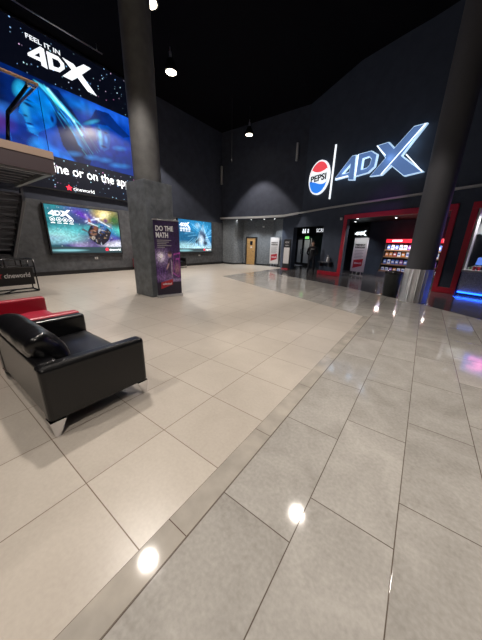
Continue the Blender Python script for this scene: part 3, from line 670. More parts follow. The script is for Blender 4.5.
# ------------------------------------------------------------------ pendants
def pendant(i, x, y, pw):
    z = 7.36
    labs = ['lit pendant lamp hanging right of the concrete column', 'lit pendant lamp at the top edge beside the concrete column', 'lit pendant lamp hanging before the rear wall',
            'pendant lamp hidden behind the concrete column', 'pendant lamp hanging above the black sofa', 'pendant lamp hanging above the pale tiles near the grey border',
            'unseen pendant lamp added above the viewer', 'unseen pendant lamp added behind the viewer', 'unseen pendant lamp added above the grey tiles to the right']
    t = thing('pendant_lamp', labs[i], 'lamp', (x, y, z))
    mb = MB(); mb.lathe((x, y, z), [(.235, 0), (.24, .03), (.225, .10), (.16, .26), (.10, .36), (.06, .40)], 32); part('lamp_shade', mb, M['blackgloss'], t)
    mb = MB(); mb.lathe((x, y, z-.012), [(.18, 0), (.18, .014)], 32); part('lens', mb, M['lamp'], t)
    mb = MB(); mb.lathe((x, y, z+.40), [(.05, 0), (.05, .18)], 16); mb.tube([(x, y, z+.55), (x, y, z+.72)], .02); part('driver', mb, M['alu'], t)
    mb = MB(); mb.tube([(x, y, z+.70), (x, y, 8.70)], .008); part('cable', mb, M['black'], t)
    ld = bpy.data.lights.new('pendant_beam', 'SPOT'); ld.energy = PENDANT_W*pw; ld.color = PENDANT_COL; ld.spot_size = math.radians(84 if i != 3 else 126); ld.spot_blend = .22 if i != 3 else .12; ld.shadow_soft_size = .18
    lo = bpy.data.objects.new('pendant_beam', ld); COL.objects.link(lo); lo.parent = t; lo.location = (0, 0, -.06)
for i, (x, y, pw) in enumerate(PENDANTS): pendant(i, x, y, pw)

# ------------------------------------------------------------------ landing, balustrade and stair (left)
t = thing('mezzanine_landing', 'raised landing with aubergine fascia and tan edge before the video wall', 'landing', (-8.0, 1.5, 2.83))
mb = MB(); mb.box(-6.86, -6.80, -2.0, 2.43, 2.83, 3.11); mb.box(-9.2, -6.86, 2.37, 2.43, 2.83, 3.11); part('fascia', mb, M['fascia'], t)
mb = MB(); mb.box(-9.2, -6.79, -2.0, 2.44, 3.11, 3.25); part('tan_edging', mb, M['tan'], t)
mb = MB(); mb.box(-9.25, -6.88, 2.28, 2.36, 2.80, 3.05); mb.box(-6.96, -6.87, -2.0, 2.3, 2.80, 3.05); part('soffit_edge', mb, M['soffit'], t)
mb = MB()
for k in range(7): mb.box(-9.2+k*.34, -9.08+k*.34, -2.0, 2.28, 2.86, 3.02)
mb.box(-9.2, -6.9, -2, 2.3, 3.04, 3.10); part('underside_joists', mb, M['stair'], t)
t2 = thing('glass_balustrade', 'glass balustrade with bronze handrail on the raised landing at the left', 'balustrade', (-6.85, 1.0, 3.25))
for y0, y1 in ((-2.0, -.9), (-.88, .55), (.57, 2.40)):
    mb = MB(); mb.box(-6.862, -6.85, y0, y1, 3.25, 4.36); part('glass_pane', mb, M['glass'], t2)
mb = MB(); mb.box(-9.1, -6.86, 2.392, 2.404, 3.25, 4.36); part('glass_pane', mb, M['glass'], t2)
mb = MB(); mb.tube([(-6.856, -2.0, 4.40), (-6.856, 2.40, 4.40), (-9.1, 2.40, 4.40)], .028, 12); part('handrail', mb, M['bronze'], t2)
mb = MB(); mb.tube([(-6.95, 2.25, 4.34), (-6.95, 1.86, 3.78), (-6.95, 1.76, 3.25)], .030, 10); part('post', mb, M['black'], t2)
mb = MB(); mb.tube([(-6.90, 2.22, 4.36), (-6.90, 2.36, 4.34)], .022); mb.tube([(-6.92, 2.25, 4.32), (-6.87, 2.25, 4.41)], .02); part('clamp', mb, M['chrome'], t2)
# stair flight running down to the left wall
t = thing('staircase', 'dark steel staircase seen from beneath under the raised landing at the left', 'stairs', (-10.4, 1.2, 0))
x0, z0, x1, z1 = -9.15, 2.80, -11.55, 1.10
for yy in (2.36, -.6):
    mb = MB(); mb.prism(Fr((0, yy, 0), (1, 0, 0), (0, 1, 0)), [(x0, z0), (x0-.0, z0-.34), (x1, z1-.34+.0), (x1-.5, z1-.34), (x1-.5, z1-.02), (x1, z1)], 0, .06)
    part('stringer', mb, M['stair'], t)
mb = MB(); mb.prism(Fr((0, 2.425, 0), (1, 0, 0), (0, 1, 0)), [(x0, z0-.30), (x0, z0-.335), (x1, z1-.335), (x1, z1-.30)], 0, .01); part('edge_strip', mb, M['soffit'], t)
NS = 10
for k in range(NS):
    a = (k+.5)/NS; x = x0+(x1-x0)*a; z = z0+(z1-z0)*a-.12
    mb = MB(); mb.box(x-.15, x+.14, -.6, 2.36, z, z+.05); mb.box(x-.15, x-.12, -.6, 2.36, z-.1, z); part('tread', mb, M['stair'], t)
mb = MB(); mb.box(-12.66, x1, -.6, 2.42, .80, 1.08); part('half_landing', mb, M['stair'], t)
for yy in (2.1, -.5):
    mb = MB(); mb.box(-12.4, -12.2, yy, yy+.2, 0, .8); part('support', mb, M['stair'], t)
# ------------------------------------------------------------------ branded barrier
BF = Fr((-9.1, 0, 0), (0, 1, 0), (1, 0, 0))
t = thing('banner_barrier', 'black metal barrier with a black name banner standing beneath the staircase', 'barrier', (-9.25, 1.5, 0))
for w_ in (0, -.55):
    mb = MB(); L = lambda a, b_: mb.tube([BF.p(*a, w_), BF.p(*b_, w_)], .018)
    y1 = 2.28
    L((-.6, .02), (y1, .02)); L((-.6, .92), (y1, .92)); L((y1, .02), (y1, .92)); L((-.6, .02), (-.6, .92)); L((.8, .02), (.8, .92)); L((-.6, .72), (y1, .72))
    for yy in (1.25, 1.65, 2.0): L((yy, .72), (yy, .92))
    part('frame', mb, M['blackgloss'], t)
for a_, b_ in [((yy, zz, 0), (yy, zz, -.55)) for yy in (-.6, .8, 2.28) for zz in (.02, .92)]+[((1.5, .02, 0), (1.9, .02, -.55))]:
    mb = MB(); mb.tube([BF.p(*a_), BF.p(*b_)], .018); part('cross_bar', mb, M['blackgloss'], t)
mb = MB(); mb.fbox(BF, -.5, 2.22, .22, .70, .015, .03); part('banner', mb, M['ink'], t)
text('lettering', 'cineworld', BF, 1.58, 2.14, .43, .56, .032, M['inkwhite'], t, .02)
mb = MB(); mb.prism(BF, star(1.46, .51, .10), .031, .035); part('star_emblem', mb, mat('red_print', (.7, .02, .04)), t)

# ------------------------------------------------------------------ seating
def rbox(mb, T_, x0, x1, y0, y1, z0, z1):
    mb.hexa([T_ @ Vector((x, y, z)) for z in (z0, z1) for y in (y0, y1) for x in (x0, x1)])
def sofa(x0, y0, rot, W, label, leather, cushion=True, D=.84):
    """origin at back right corner; local +x runs along the length, +y towards the front"""
    t = thing('lounge_sofa', label, 'sofa', (x0, y0, 0)); t.rotation_euler = (0, 0, rot)
    T_ = Matrix.Translation((x0, y0, 0)) @ Matrix.Rotation(rot, 4, 'Z')
    a = .13
    for u0_ in (0, W-a):
        mb = MB(); rbox(mb, T_, u0_, u0_+a, .0, D, .14, .605); part('armrest', mb, leather, t, .035, 4)
    mb = MB(); rbox(mb, T_, a*.5, W-a*.5, 0.01, .16, .14, .61); part('backrest', mb, leather, t, .035, 4)
    mb = MB(); rbox(mb, T_, a-.02, W-a+.02, .10, D-.03, .15, .30); part('seat_base', mb, leather, t, .02, 3)
    # seat pad with soft creases
    nx, ny = 30, 22; mb = MB(); vs = []
    for j in range(ny+1):
        for i in range(nx+1):
            u = i/nx; v_ = j/ny; x = a+(W-2*a)*u; y = .15+(D-.16)*v_
            edge = min(u, 1-u, v_, 1-v_); z = .425-.05*math.exp(-edge*16)+.006*math.sin(v_*9+4*math.sin(u*3))*math.exp(-abs(v_-.6)*3)+.004*math.sin(u*30+6*v_)*math.exp(-abs(u-.1)*8)
            vs.append(T_ @ Vector((x, y, z)))
    fs = [(j*(nx+1)+i, j*(nx+1)+i+1, (j+1)*(nx+1)+i+1, (j+1)*(nx+1)+i) for j in range(ny) for i in range(nx)]
    mb.add(vs, fs, 0, True)
    bd = [i for i in range(nx+1)]+[j*(nx+1)+nx for j in range(1, ny+1)]+[ny*(nx+1)+i for i in range(nx-1, -1, -1)]+[j*(nx+1) for j in range(ny-1, 0, -1)]
    low = [Vector((vs[k].x, vs[k].y, .29)) for k in bd]; k0 = len(vs); n_ = len(bd)
    mb.add(low+[vs[k] for k in bd], [(i, (i+1) % n_, n_+(i+1) % n_, n_+i) for i in range(n_)], 0, True)
    part('seat_cushion', mb, leather, t)
    # angled chrome feet
    for (u, v_, su, sv) in ((0, 0, 1, 1), (W, 0, -1, 1), (0, D, 1, -1), (W, D, -1, -1)):
        mb = MB()
        p = lambda x, y, z: T_ @ Vector((u+su*x, v_+sv*y, z))
        mb.hexa([p(.015, .02, 0), p(.045, .02, 0), p(.015, .05, 0), p(.045, .05, 0), p(.0, .0, .145), p(.05, .0, .145), p(.0, .11, .145), p(.03, .11, .145)])
        mb.hexa([p(.02, .02, .10), p(.05, .02, .10), p(.02, .045, .10), p(.05, .045, .10), p(.0, .0, .145), p(.11, .0, .145), p(.0, .03, .145), p(.11, .03, .145)])
        part('leg', mb, M['chrome'], t)
    return t, T_
sofa(-3.47, .40, 0, 1.42, 'black leather two-seat sofa on chrome legs standing nearest the viewer at the left', M['leather'])
sofa(-4.95, .42, 0, 1.42, 'red leather two-seat sofa standing right beyond the black one at the left', M['redleather'])
sofa(-12.58, 8.80, -PI/2, 1.42, 'red leather sofa against the left wall, mostly hidden behind the boxed column', M['redleather'])
sofa(-12.58, 10.42, -PI/2, 1.42, 'black leather sofa against the left wall under the blue icy screen', M['leather'])
def pillow(cx, cy, cz, hl, hw, ht, ang, label, mt, yaw=0):
    mb = MB(); nx, ny = 36, 18; vs = []
    wv = Vector((0, -math.cos(ang), math.sin(ang))); nv = Vector((0, math.sin(ang), math.cos(ang)))
    for side in (1, -1):
        for j in range(ny+1):
            for i in range(nx+1):
                a = -1+2*i/nx; b_ = -1+2*j/ny
                th = (max(0, 1-abs(a)**9))**.5*(max(0, 1-abs(b_)**3.5))**.6
                pin = 1-.07*(1-abs(b_))*abs(a)**6
                wr = .014*math.sin(26*a+5*b_)*math.exp(-(1-abs(a))*5)+.004*math.sin(9*a+7*b_)
                p = Vector((hl*a*pin, 0, 0))+wv*(hw*b_*(1-.05*(1-abs(a))*abs(b_)**4))+nv*(side*(ht*th+wr*th))
                vs.append(Vector((cx, cy, cz))+Matrix.Rotation(yaw, 3, 'Z') @ p)
    fs = []
    q = (nx+1)*(ny+1)
    for s_ in (0, 1):
        for j in range(ny):
            for i in range(nx):
                f = [s_*q+j*(nx+1)+i, s_*q+j*(nx+1)+i+1, s_*q+(j+1)*(nx+1)+i+1, s_*q+(j+1)*(nx+1)+i]; fs.append(f if s_ == 0 else f[::-1])
    mb.add(vs, fs, 0, True)
    o = part('back_cushion', mb, mt, None)
    bm = bmesh.new(); bm.from_mesh(o.data); bmesh.ops.remove_doubles(bm, verts=bm.verts, dist=.0005); bmesh.ops.recalc_face_normals(bm, faces=bm.faces); bm.to_mesh(o.data); bm.free()
    for p in o.data.polygons: p.use_smooth = True
    return tag(o, label, 'cushion')
pillow(-2.735, .55, .635, .51, .175, .12, .95, 'shiny black leather cushion leaning on the back of the black sofa', M['leather'])

# ------------------------------------------------------------------ roll-up banner by the column
a = Vector((-5.80, 4.04, 0)); b2 = Vector((-5.60, 4.75, 0)); bu = (b2-a).normalized(); RF = Fr(a, bu, (bu.y, -bu.x, 0))
W = (b2-a).length
t = thing('rollup_banner', 'dark purple roll-up banner with white headline standing against the boxed column', 'banner', RF.p(W/2, 0))
mb = MB(); mb.fbox(RF, 0, W, 0, .07, -.06, .06); part('base_cassette', mb, M['alu'], t, .01)
mb = MB(); mb.fbox(RF, 0, W, 2.03, 2.06, -.015, .02); part('top_rail', mb, M['alu'], t, .004)
mb = MB(); mb.tube([RF.p(W/2, .05, -.03), RF.p(W/2, 2.04, -.02)], .012); part('pole', mb, M['alu'], t)
for u in (.06, W-.1):
    mb = MB(); mb.fbox(RF, u, u+.04, .0, .018, -.1, .13); part('foot', mb, M['alu'], t)
P = Pic(90, 240, (.025, .012, .055))
P.blob(.5, .42, .9, .26, (.055, .022, .11), 0, .7); P.blob(.25, .52, .25, .08, (.35, .26, .5), 0, .9); P.blob(.22, .53, .10, .045, (1.0, .95, 1.0), 0, .9)
for i in range(14):
    a_ = i*2*PI/14; P.streak((.22, .53), (.22+.35*math.cos(a_), .53+.13*math.sin(a_)), .008, (.22, .16, .34), .4)
for i in range(10): P.streak((.05+.09*i, .20), (.08+.09*i+random.uniform(-.04, .04), .36+random.uniform(-.04, .06)), .015, (.14, .07, .26), .7)
P.poly([(.42, .20), (.46, .42), (.50, .50), (.62, .52), (.70, .46), (.70, .22)], (.07, .035, .10)); P.blob(.57, .555, .075, .035, (.50, .30, .28), 0, .3); P.blob(.57, .585, .08, .02, (.06, .03, .04), 0, .4)
P.poly([(.60, .24), (.60, .50), (.66, .46), (.66, .24)], (.45, .35, .5), .8); P.blob(.47, .40, .07, .02, (.5, .32, .3), .6, .5)
for p, q in (((.68, .30), (.74, .56)), ((.74, .56), (.98, .58)), ((.98, .58), (.96, .26)), ((.78, .30), (.82, .50)), ((.82, .50), (.93, .50)), ((.93, .50), (.92, .26)), ((.68, .30), (.92, .24))): P.streak(p, q, .010, (.38, .05, .30), .9)
P.blob(.85, .36, .1, .07, (.30, .14, .20), 0, .6); P.blob(.3, .25, .3, .04, (.35, .2, .5), 0, .8, .6); P.blob(.8, .2, .3, .02, (.45, .35, .6), 0, .8, .7)
P.noise(.5, 30, 21); P.mix((P.V < .175)*.85, (.014, .010, .022))
P.put('banner_sheet', RF, .015, W-.015, .07, 2.035, .012, M['print'], t)
text('lettering', 'DO THE', RF, .07, .55, 1.77, 1.90, .014, M['inkwhite'], t, .022)
text('lettering', 'MATH', RF, .07, .40, 1.60, 1.735, .014, M['inkwhite'], t, .022)
mb = MB()
for k in range(5): mb.fbox(RF, .09, .48-.07*(k % 3)-(.12 if k == 4 else 0), 1.53-.045*k, 1.548-.045*k, .014, .016)
part('small_print', mb, M['inkgrey'], t)
mb = MB(); mb.prism(RF, [(.12, .24), (.46, .34), (.47, .50), (.13, .42)], .014, .018); part('red_badge', mb, M['inkred'], t)
text('lettering', 'unlimited', RF, .17, .43, .35, .40, .019, M['inkwhite'], t, .03)

# ------------------------------------------------------------------ drinks sign on the right wall
F = WC
t = thing('round_sign', 'round lit red, white and blue drinks sign on the dark right wall', 'sign', WC.p(-2.10, 4.2))
cu, cv, ru, rv = -2.10, 5.0, .72, .82
mb = MB(); mb.ellipse(F, cu, cv, ru, rv, 0, .10, 48); part('disc', mb, M['pepsi_white'], t)
def lens(fn_lo, fn_hi):
    n = 28; up = [(cu+(ru-.07)*(-1+2*i/n), None) for i in range(n+1)]; o = []
    for x, _ in up:
        k = (x-cu)/(ru-.07); o.append((x, k))
    ellz = lambda k: (rv-.07)*math.sqrt(max(0, 1-k*k))
    return o, ellz
o_, ez = lens(None, None)
ks = [-.97+1.94*i/30 for i in range(31)]
top = [(cu+(ru-.07)*k, cv+ez(k)) for k in ks]; bot = [(cu+(ru-.07)*k, cv+min(ez(k), .26+.10*k*k*2-.06*k)) for k in ks]
mb = MB(); mb.prism(F, top+bot[::-1], .10, .112); part('red_field', mb, M['pepsi_red'], t)
top = [(cu+(ru-.07)*k, cv+max(-ez(k), -.28-.10*math.sin(k*2.2)+.10*k*k)) for k in ks]; bot = [(cu+(ru-.07)*k, cv-ez(k)) for k in ks]
mb = MB(); mb.prism(F, top+bot[::-1], .10, .112); part('blue_field', mb, M['pepsi_blue'], t)
text('lettering', 'PEPSI', F, cu-.56, cu+.56, cv-.17, cv+.15, .113, M['ink'], t, .035)
t = thing('light_bar', 'thin upright lit white bar between the round drinks sign and the big letters', 'light', WC.p(-1.2, 3.85))
mb = MB(); mb.fbox(F, -1.235, -1.165, 3.86, 6.28, .02, .07); part('lit_face', mb, M['glow_letter'], t)
mb = MB(); mb.fbox(F, -1.25, -1.15, 3.84, 6.30, 0, .02); part('mount', mb, M['black'], t)
t = thing('illuminated_letters', 'large blue raised letters with white glowing edges on the dark right wall', 'sign', WC.p(1.1, 4.2))
S_ = lambda a, b_: (a, b_)
D_ = dict(
 four=[(-.90, 4.66), (-.90, 4.76), (-.06, 5.50), (.15, 5.48), (.22, 4.46), (-.10, 4.52), (-.10, 4.68)],
 fourh=[(-.50, 4.85), (-.11, 4.84), (-.09, 5.17)],
 dee=[(.26, 5.48), (.90, 5.45), (1.20, 5.24), (1.17, 4.80), (.90, 4.62), (.26, 4.60)],
 deeh=[(.53, 5.24), (.84, 5.25), (.97, 5.12), (.93, 4.93), (.80, 4.83), (.53, 4.82)],
 xa=[(1.02, 4.45), (1.55, 4.40), (2.25, 4.92), (2.95, 5.76), (2.52, 5.80), (1.65, 5.05)],
 xb=[(1.12, 5.57), (1.62, 5.56), (1.95, 5.28), (3.17, 4.20), (2.51, 4.18), (1.62, 5.0)])
D_['xb'] = [(1.12, 5.57), (1.62, 5.56), (1.98, 5.20), (2.32, 4.88), (3.17, 4.20), (2.51, 4.18), (1.85, 4.72), (1.62, 5.0)]
def grow(pts, d):
    cx = sum(p[0] for p in pts)/len(pts); cy = sum(p[1] for p in pts)/len(pts); n = len(pts); out = []
    ar = sum(pts[i][0]*pts[(i+1) % n][1]-pts[(i+1) % n][0]*pts[i][1] for i in range(n)); sg = 1 if ar > 0 else -1
    for i in range(n):
        p0, p1, p2 = (Vector(pts[i-1]), Vector(pts[i]), Vector(pts[(i+1) % n]))
        e1 = (p1-p0).normalized(); e2 = (p2-p1).normalized(); n1 = Vector((e1.y, -e1.x))*sg; n2 = Vector((e2.y, -e2.x))*sg
        b_ = (n1+n2); b_.normalize(); k = d/max(.45, b_.dot(n1)); out.append((p1.x+b_.x*k, p1.y+b_.y*k))
    return out
for nm, sets in (('letter_four', [('four', 'fourh')]), ('letter_d', [('dee', 'deeh')]), ('letter_x', [('xa', None), ('xb', None)])):
    mb = MB()
    for o_, h_ in sets:
        if h_: ring(mb, F, grow(D_[o_], .008), grow(D_[h_], -.008), S_, .03, .14)
        else: mb.prism(F, grow(D_[o_], .008), .03, .14 + (.0 if o_ == 'xa' else .002))
    e = part(nm, mb, M['glow_edge'], t)
    mb = MB()
    for o_, h_ in sets:
        if h_: ring(mb, F, grow(D_[o_], -.022), grow(D_[h_], .022), S_, .142, .16)
        else: mb.prism(F, grow(D_[o_], -.022), .143, .16+(.0 if o_ == 'xa' else .004))
    part('blue_face', mb, M['blueface'], e)
for a0, b0 in (((1.55, 4.43), (2.93, 5.75)), ((1.16, 5.55), (1.6, 5.1)), ((2.45, 4.92), (3.14, 4.22)), ((.29, 4.62), (.29, 5.46)), ((-.86, 4.70), (-.14, 4.70))):
    mb = MB(); p = WC.p(a0[0], a0[1], .17); q = WC.p(b0[0], b0[1], .17); mb.tube([p, q], .018)
    part('white_outline', mb, M['glow_white'], t)
for s_, z in ((-.4, 4.95), (.7, 5.0), (1.8, 4.95), (2.6, 5.2)):   # light spilling from the letters' backs
    ld = bpy.data.lights.new('letter_backlight', 'POINT'); ld.energy = 2.5; ld.color = (.5, .75, 1); ld.shadow_soft_size = .15
    lo = bpy.data.objects.new('letter_backlight', ld); COL.objects.link(lo); lo.parent = t; lo.location = chain(t).inverted() @ WC.p(s_, z, .30)

# ------------------------------------------------------------------ poster board and standee by the rear wall
def board(F, W, H, label, kind):
    t = thing('poster_stand', label, 'poster', F.p(W/2, 0))
    z0 = .22
    mb = MB(); mb.fbox(F, 0, W, z0, H, -.03, .0); part('board', mb, M['alu'], t, .005)
    mb = MB(); mb.fbox(F, .03, W-.03, z0+.03, H-.03, .0, .006); part('sheet', mb, M['paper'], t)
    for u in (W*.2, W*.5, W*.8):
        mb = MB(); mb.tube([F.p(u, z0, -.015), F.p(u, .02, -.015)], .014); part('leg', mb, M['alu'], t)
    mb = MB(); mb.fbox(F, W*.1, W*.9, 0, .035, -.13, .12); part('base', mb, M['alu'], t)
    ln = ['FRIENDLY', 'REMINDER'] 
    for k, s_ in enumerate(ln): text('lettering', s_, F, W*.15, W*.85, H-.40-.13*k, H-.31-.13*k, .008, M['ink'], t, .04)
    mb = MB()
    for k in range(6): mb.fbox(F, W*.16, W*(.8-.08*(k % 2)), H-.66-.075*k, H-.63-.075*k, .007, .009)
    part('small_print', mb, M['inkgrey'], t)
    mb = MB(); mb.prism(F, [(W*.16, z0+.18), (W*.82, z0+.34), (W*.84, z0+.70), (W*.16, z0+.62)], .007, .011); part('red_badge', mb, M['inkred'], t)
    text('lettering', 'cineworld', F, W*.24, W*.76, z0+.42, z0+.52, .012, M['inkwhite'], t, .03)
    return t
board(Fr((-8.98, 15.74, 0), (.995, -.10, 0), (-.10, -.995, 0)), .76, 2.0, 'white poster board with a dark red badge standing by the lit rear wall', 0)
board(Fr(cp(-.30, 1.25), (.93, -.37, 0), (-.37, -.93, 0)), .80, 1.98, 'white poster board with a dark red badge standing inside the red-framed opening', 1)
F = Fr(cp(-4.25, -.40), (.97, -.25, 0), (-.25, -.97, 0))
t = thing('information_stand', 'narrow dark information stand with a pale sheet left of the dark doorway', 'stand', F.p(.3, 0))
mb = MB(); mb.fbox(F, 0, .56, .06, 1.86, -.05, .0); part('board', mb, M['black'], t, .006)
mb = MB(); mb.fbox(F, .05, .51, .36, 1.36, .0, .006); part('sheet', mb, M['paper'], t)
text('lettering', '4DX', F, .1, .46, 1.62, 1.74, .002, M['inkgrey'], t, .03)
mb = MB(); mb.fbox(F, .14, .42, 1.46, 1.52, .001, .004); part('small_print', mb, M['inkgrey'], t)
mb = MB(); mb.fbox(F, .0, .56, 0, .06, -.10, .10); part('base', mb, M['inkred'], t)

# ------------------------------------------------------------------ first recess: signs, exit sign, doors, person
SF = Fr(cp(0, 2.2), DD, NN)
t = thing('screens_sign', 'black overhead panel with white lit lettering above the first doorway', 'sign', SF.p(-4.6, 2.15))
mb = MB(); mb.fbox(SF, -6.3, -2.75, 2.15, 2.80, -.06, 0); part('panel', mb, M['black'], t)
# pictograms of two people and a number
mb = MB()
for u in (-5.40, -5.20):
    mb.fbox(SF, u-.06, u+.06, 2.36, 2.55, .0, .02); mb.ellipse(SF, u, 2.61, .045, .045, 0, .02, 16)
part('pictogram', mb, M['glow_letter'], t)
text('lettering', '8', SF, -4.98, -4.84, 2.36, 2.64, .0, M['glow_letter'], t, .03)
text('lettering', 'SCREENS', SF, -4.12, -2.80, 2.40, 2.62, .0, M['glow_letter'], t, .0)
t = thing('exit_sign', 'small green lit exit sign under the overhead panel', 'sign', SF.p(-4.95, 1.98))
mb = MB(); mb.fbox(SF, -5.10, -4.78, 1.98, 2.13, -.03, .03); part('lit_face', mb, M['green'], t, .004)
mb = MB(); mb.fbox(SF, -4.99, -4.95, 2.02, 2.09, .03, .034); mb.prism(SF, [(-4.92, 2.04), (-4.86, 2.055), (-4.92, 2.07)], .03, .034); part('pictogram', mb, M['inkwhite'], t)
mb = MB(); mb.fbox(SF, -4.96, -4.92, 2.12, 2.16, -.01, .01); part('bracket', mb, M['black'], t)
GF = Fr(cp(0, 3.22), DD, NN)
for k, (a_, b_, lab) in enumerate(((-7.20, -6.41, 'left glazed door leaf at the back of the first doorway'), (-6.39, -5.60, 'right glazed door leaf at the back of the first doorway'))):
    t = thing(f'door_{k+2}', lab, 'door', GF.p((a_+b_)/2, 0), None); t['kind'] = 'structure'
    mb = MB(); 
    for q in ((a_, a_+.09, 0, 2.05), (b_-.09, b_, 0, 2.05), (a_+.09, b_-.09, 0, .2), (a_+.09, b_-.09, 1.95, 2.05)): mb.fbox(GF, *q, -.02, .02)
    part('door_leaf', mb, M['black'], t)
    mb = MB(); mb.fbox(GF, a_+.09, b_-.09, .2, 1.95, -.005, .005); part('glass_pane', mb, M['glass'], t)
    mb = MB(); mb.fbox(GF, (b_-.16 if k == 0 else a_+.10), (b_-.13 if k == 0 else a_+.13), .85, 1.25, .03, .06); part('pull_handle', mb, M['chrome'], t)
# strip lights inside the foyer beyond the glazed doors
for x_, d_, lab in ((-7.6, 4.4, 'ceiling light panel in the foyer behind the glazed doors'), ):
    t = thing('ceiling_light', lab, 'light', cp(x_, d_, 2.84))
    mb = MB(); c = cp(x_, d_); mb.box(c.x-.5, c.x+.5, c.y-.2, c.y+.2, 2.84, 2.90); part('lens', mb, M['glow_white'], t)
    ld = bpy.data.lights.new('foyer_light', 'POINT'); ld.energy = 55; ld.color = (1, .93, .8); ld.shadow_soft_size = .2
    lo = bpy.data.objects.new('foyer_light', ld); COL.objects.link(lo); lo.parent = t; lo.location = (0, 0, -.12)
k = 0
for s_, d_, e_, lab in ((-4.6, 1.2, 40, 'recessed spotlight inside the first doorway'), (-3.0, .9, 25, 'recessed spotlight inside the first doorway near its right side'), (-1.0, 2.0, 60, 'recessed spotlight left inside the red-framed opening'),
                   (.1, .7, 90, 'recessed spotlight above the poster board in the red-framed opening'), (1.5, 1.6, 110, 'recessed spotlight before the snack display'), (3.0, 1.6, 110, 'recessed spotlight before the snack display near the column'), (5.42, .08, 80, 'recessed spotlight above the left end of the kiosk counter'), (6.9, .08, 90, 'recessed spotlight above the middle of the kiosk counter')):
    c = cp(s_, d_, -.04 if d_ < .3 else 0); t = thing('downlight', lab, 'downlight', (c.x, c.y, 2.87+c.z))
    mb = MB(); mb.lathe((c.x, c.y, 2.87+c.z), [(.07, 0), (.07, .03)], 20); part('bezel', mb, M['white'], t)
    mb = MB(); mb.lathe((c.x, c.y, 2.862+c.z), [(.045, 0), (.045, .01)], 20); part('lens', mb, M['downlight'], t)
    ld = bpy.data.lights.new('downlight_beam', 'SPOT'); ld.energy = e_; ld.color = (.95, .97, 1); ld.spot_size = 2.0; ld.spot_blend = .7; ld.shadow_soft_size = .05
    lo = bpy.data.objects.new('downlight_beam', ld); COL.objects.link(lo); lo.parent = t; lo.location = (0, 0, -.03)

# lit logo sign inside the red-framed opening
SF = Fr(cp(0, 2.9), DD, NN)
t = thing('hanging_sign', 'dark hanging sign with white lit lettering above the poster board in the opening', 'sign', SF.p(-1.2, 2.0))
mb = MB(); mb.fbox(SF, -2.2, -.74, 2.02, 2.62, -.06, 0); part('panel', mb, M['black'], t)
logo4dx(SF, -1.60, 2.20, .80, 0, .02, M['glow_white'], t, 'logo_lettering', .9)
mb = MB(); mb.tube([SF.p(-1.9, 2.62, -.03), SF.p(-1.9, 2.9, -.03)], .012); mb.tube([SF.p(-.9, 2.62, -.03), SF.p(-.9, 2.9, -.03)], .012); part('hanger', mb, M['black'], t)

# wall ledge with sanitiser bottle
mb = MB(); mb.fbox(WC, -1.30, -.45, .66, .70, 0, .30); mb.fbox(WC, -1.22, -1.18, .45, .66, 0, .22); mb.fbox(WC, -.57, -.53, .45, .66, 0, .22)
tag(part('wall_shelf', mb, M['stair'], None), 'small dark ledge on the wall between the doorway and the red frame', 'shelf')
q = WC.p(-.68, .70, .16)
t = thing('pump_bottle', 'clear white pump bottle standing on the small dark wall ledge', 'bottle', q)
mb = MB(); mb.lathe(q, [(.075, 0), (.08, .02), (.08, .22), (.06, .26), (.025, .28)], 20); part('bottle_body', mb, M['white'], t)
mb = MB(); mb.tube([q+Vector((0, 0, .28)), q+Vector((0, 0, .35)), q+Vector((-.07, -.03, .35))], .014); part('pump', mb, M['lightgrey'], t)

# ------------------------------------------------------------------ litter bin beside the steel-footed column
t = thing('litter_bin', 'black litter bin standing left of the steel-footed column', 'bin', (-.70, 9.30, 0))
mb = MB(); mb.lathe((-.70, 9.30, 0), [(.20, 0), (.215, .02), (.235, .70), (.235, .72)], 40); part('body', mb, M['bin'], t)
mb = MB(); mb.lathe((-.70, 9.30, .72), [(.245, 0), (.25, .02), (.25, .07), (.18, .085), (.16, .05)], 40); part('rim', mb, M['blackgloss'], t)

# ------------------------------------------------------------------ snack display
HF = Fr(cp(0, 2.86), DD, NN)      # back plane of the display
t = thing('snack_display', 'dark snack display unit with lit red header behind the columns in the red-framed opening', 'display shelf', HF.p(2.0, 0))
sa, sb = .74, 4.1
mb = MB(); mb.fbox(HF, sa, sb, .0, 1.78, 0, .05); part('back_panel', mb, M['black'], t)
mb = MB(); mb.fbox(HF, sa-.02, sb+.02, 1.78, 1.95, 0, .42); part('header', mb, M['redglow'], t, .01)
mb = MB()
for u in (sa+.55, sb-.55): mb.fbox(HF, u-.25, u+.25, 1.82, 1.91, .42, .425)
part('header_lettering', mb, M['glow_letter'], t)
rows = [(1.42, .30), (1.08, .36), (.70, .42), (.36, .50)]
for z, dp in rows:
    mb = MB(); mb.fbox(HF, sa-.02, sb+.02, z-.03, z, .05, dp+.08); part('shelf_board', mb, M['wood'] if z > .5 else M['black'], t)
    mb = MB(); mb.fbox(HF, sa-.02, sb+.02, z-.05, z+.02, dp+.08, dp+.09); part('price_strip', mb, mat('copper_price_strip', (.30, .16, .09), .5), t)
mb = MB(); mb.fbox(HF, sa-.06, sb+.06, 0, .28, .05, .66); part('plinth', mb, M['stair'], t)
for u in (sa-.04, sb+.02):
    mb = MB(); mb.prism(Fr(HF.p(u, 0), NN, DD), [(.0, 0), (.64, 0), (.62, .4), (.40, 1.4), (.40, 1.78), (0, 1.78)], 0, .02); part('side_panel', mb, M['black'], t)
snack_m = {'blue': mat('blue_packet', (.08, .16, .55), .35), 'white': mat('white_packet', (.7, .72, .8), .35), 'red': mat('red_packet', (.5, .05, .05), .35), 'orange': mat('orange_packet', (.65, .25, .05), .35), 'purple': mat('purple_packet', (.22, .08, .42), .35), 'pink': mat('pink_packet', (.6, .25, .4), .35)}
bandm = M['inkwhite']
protos = {}
rown = ['top', 'second', 'third', 'bottom']
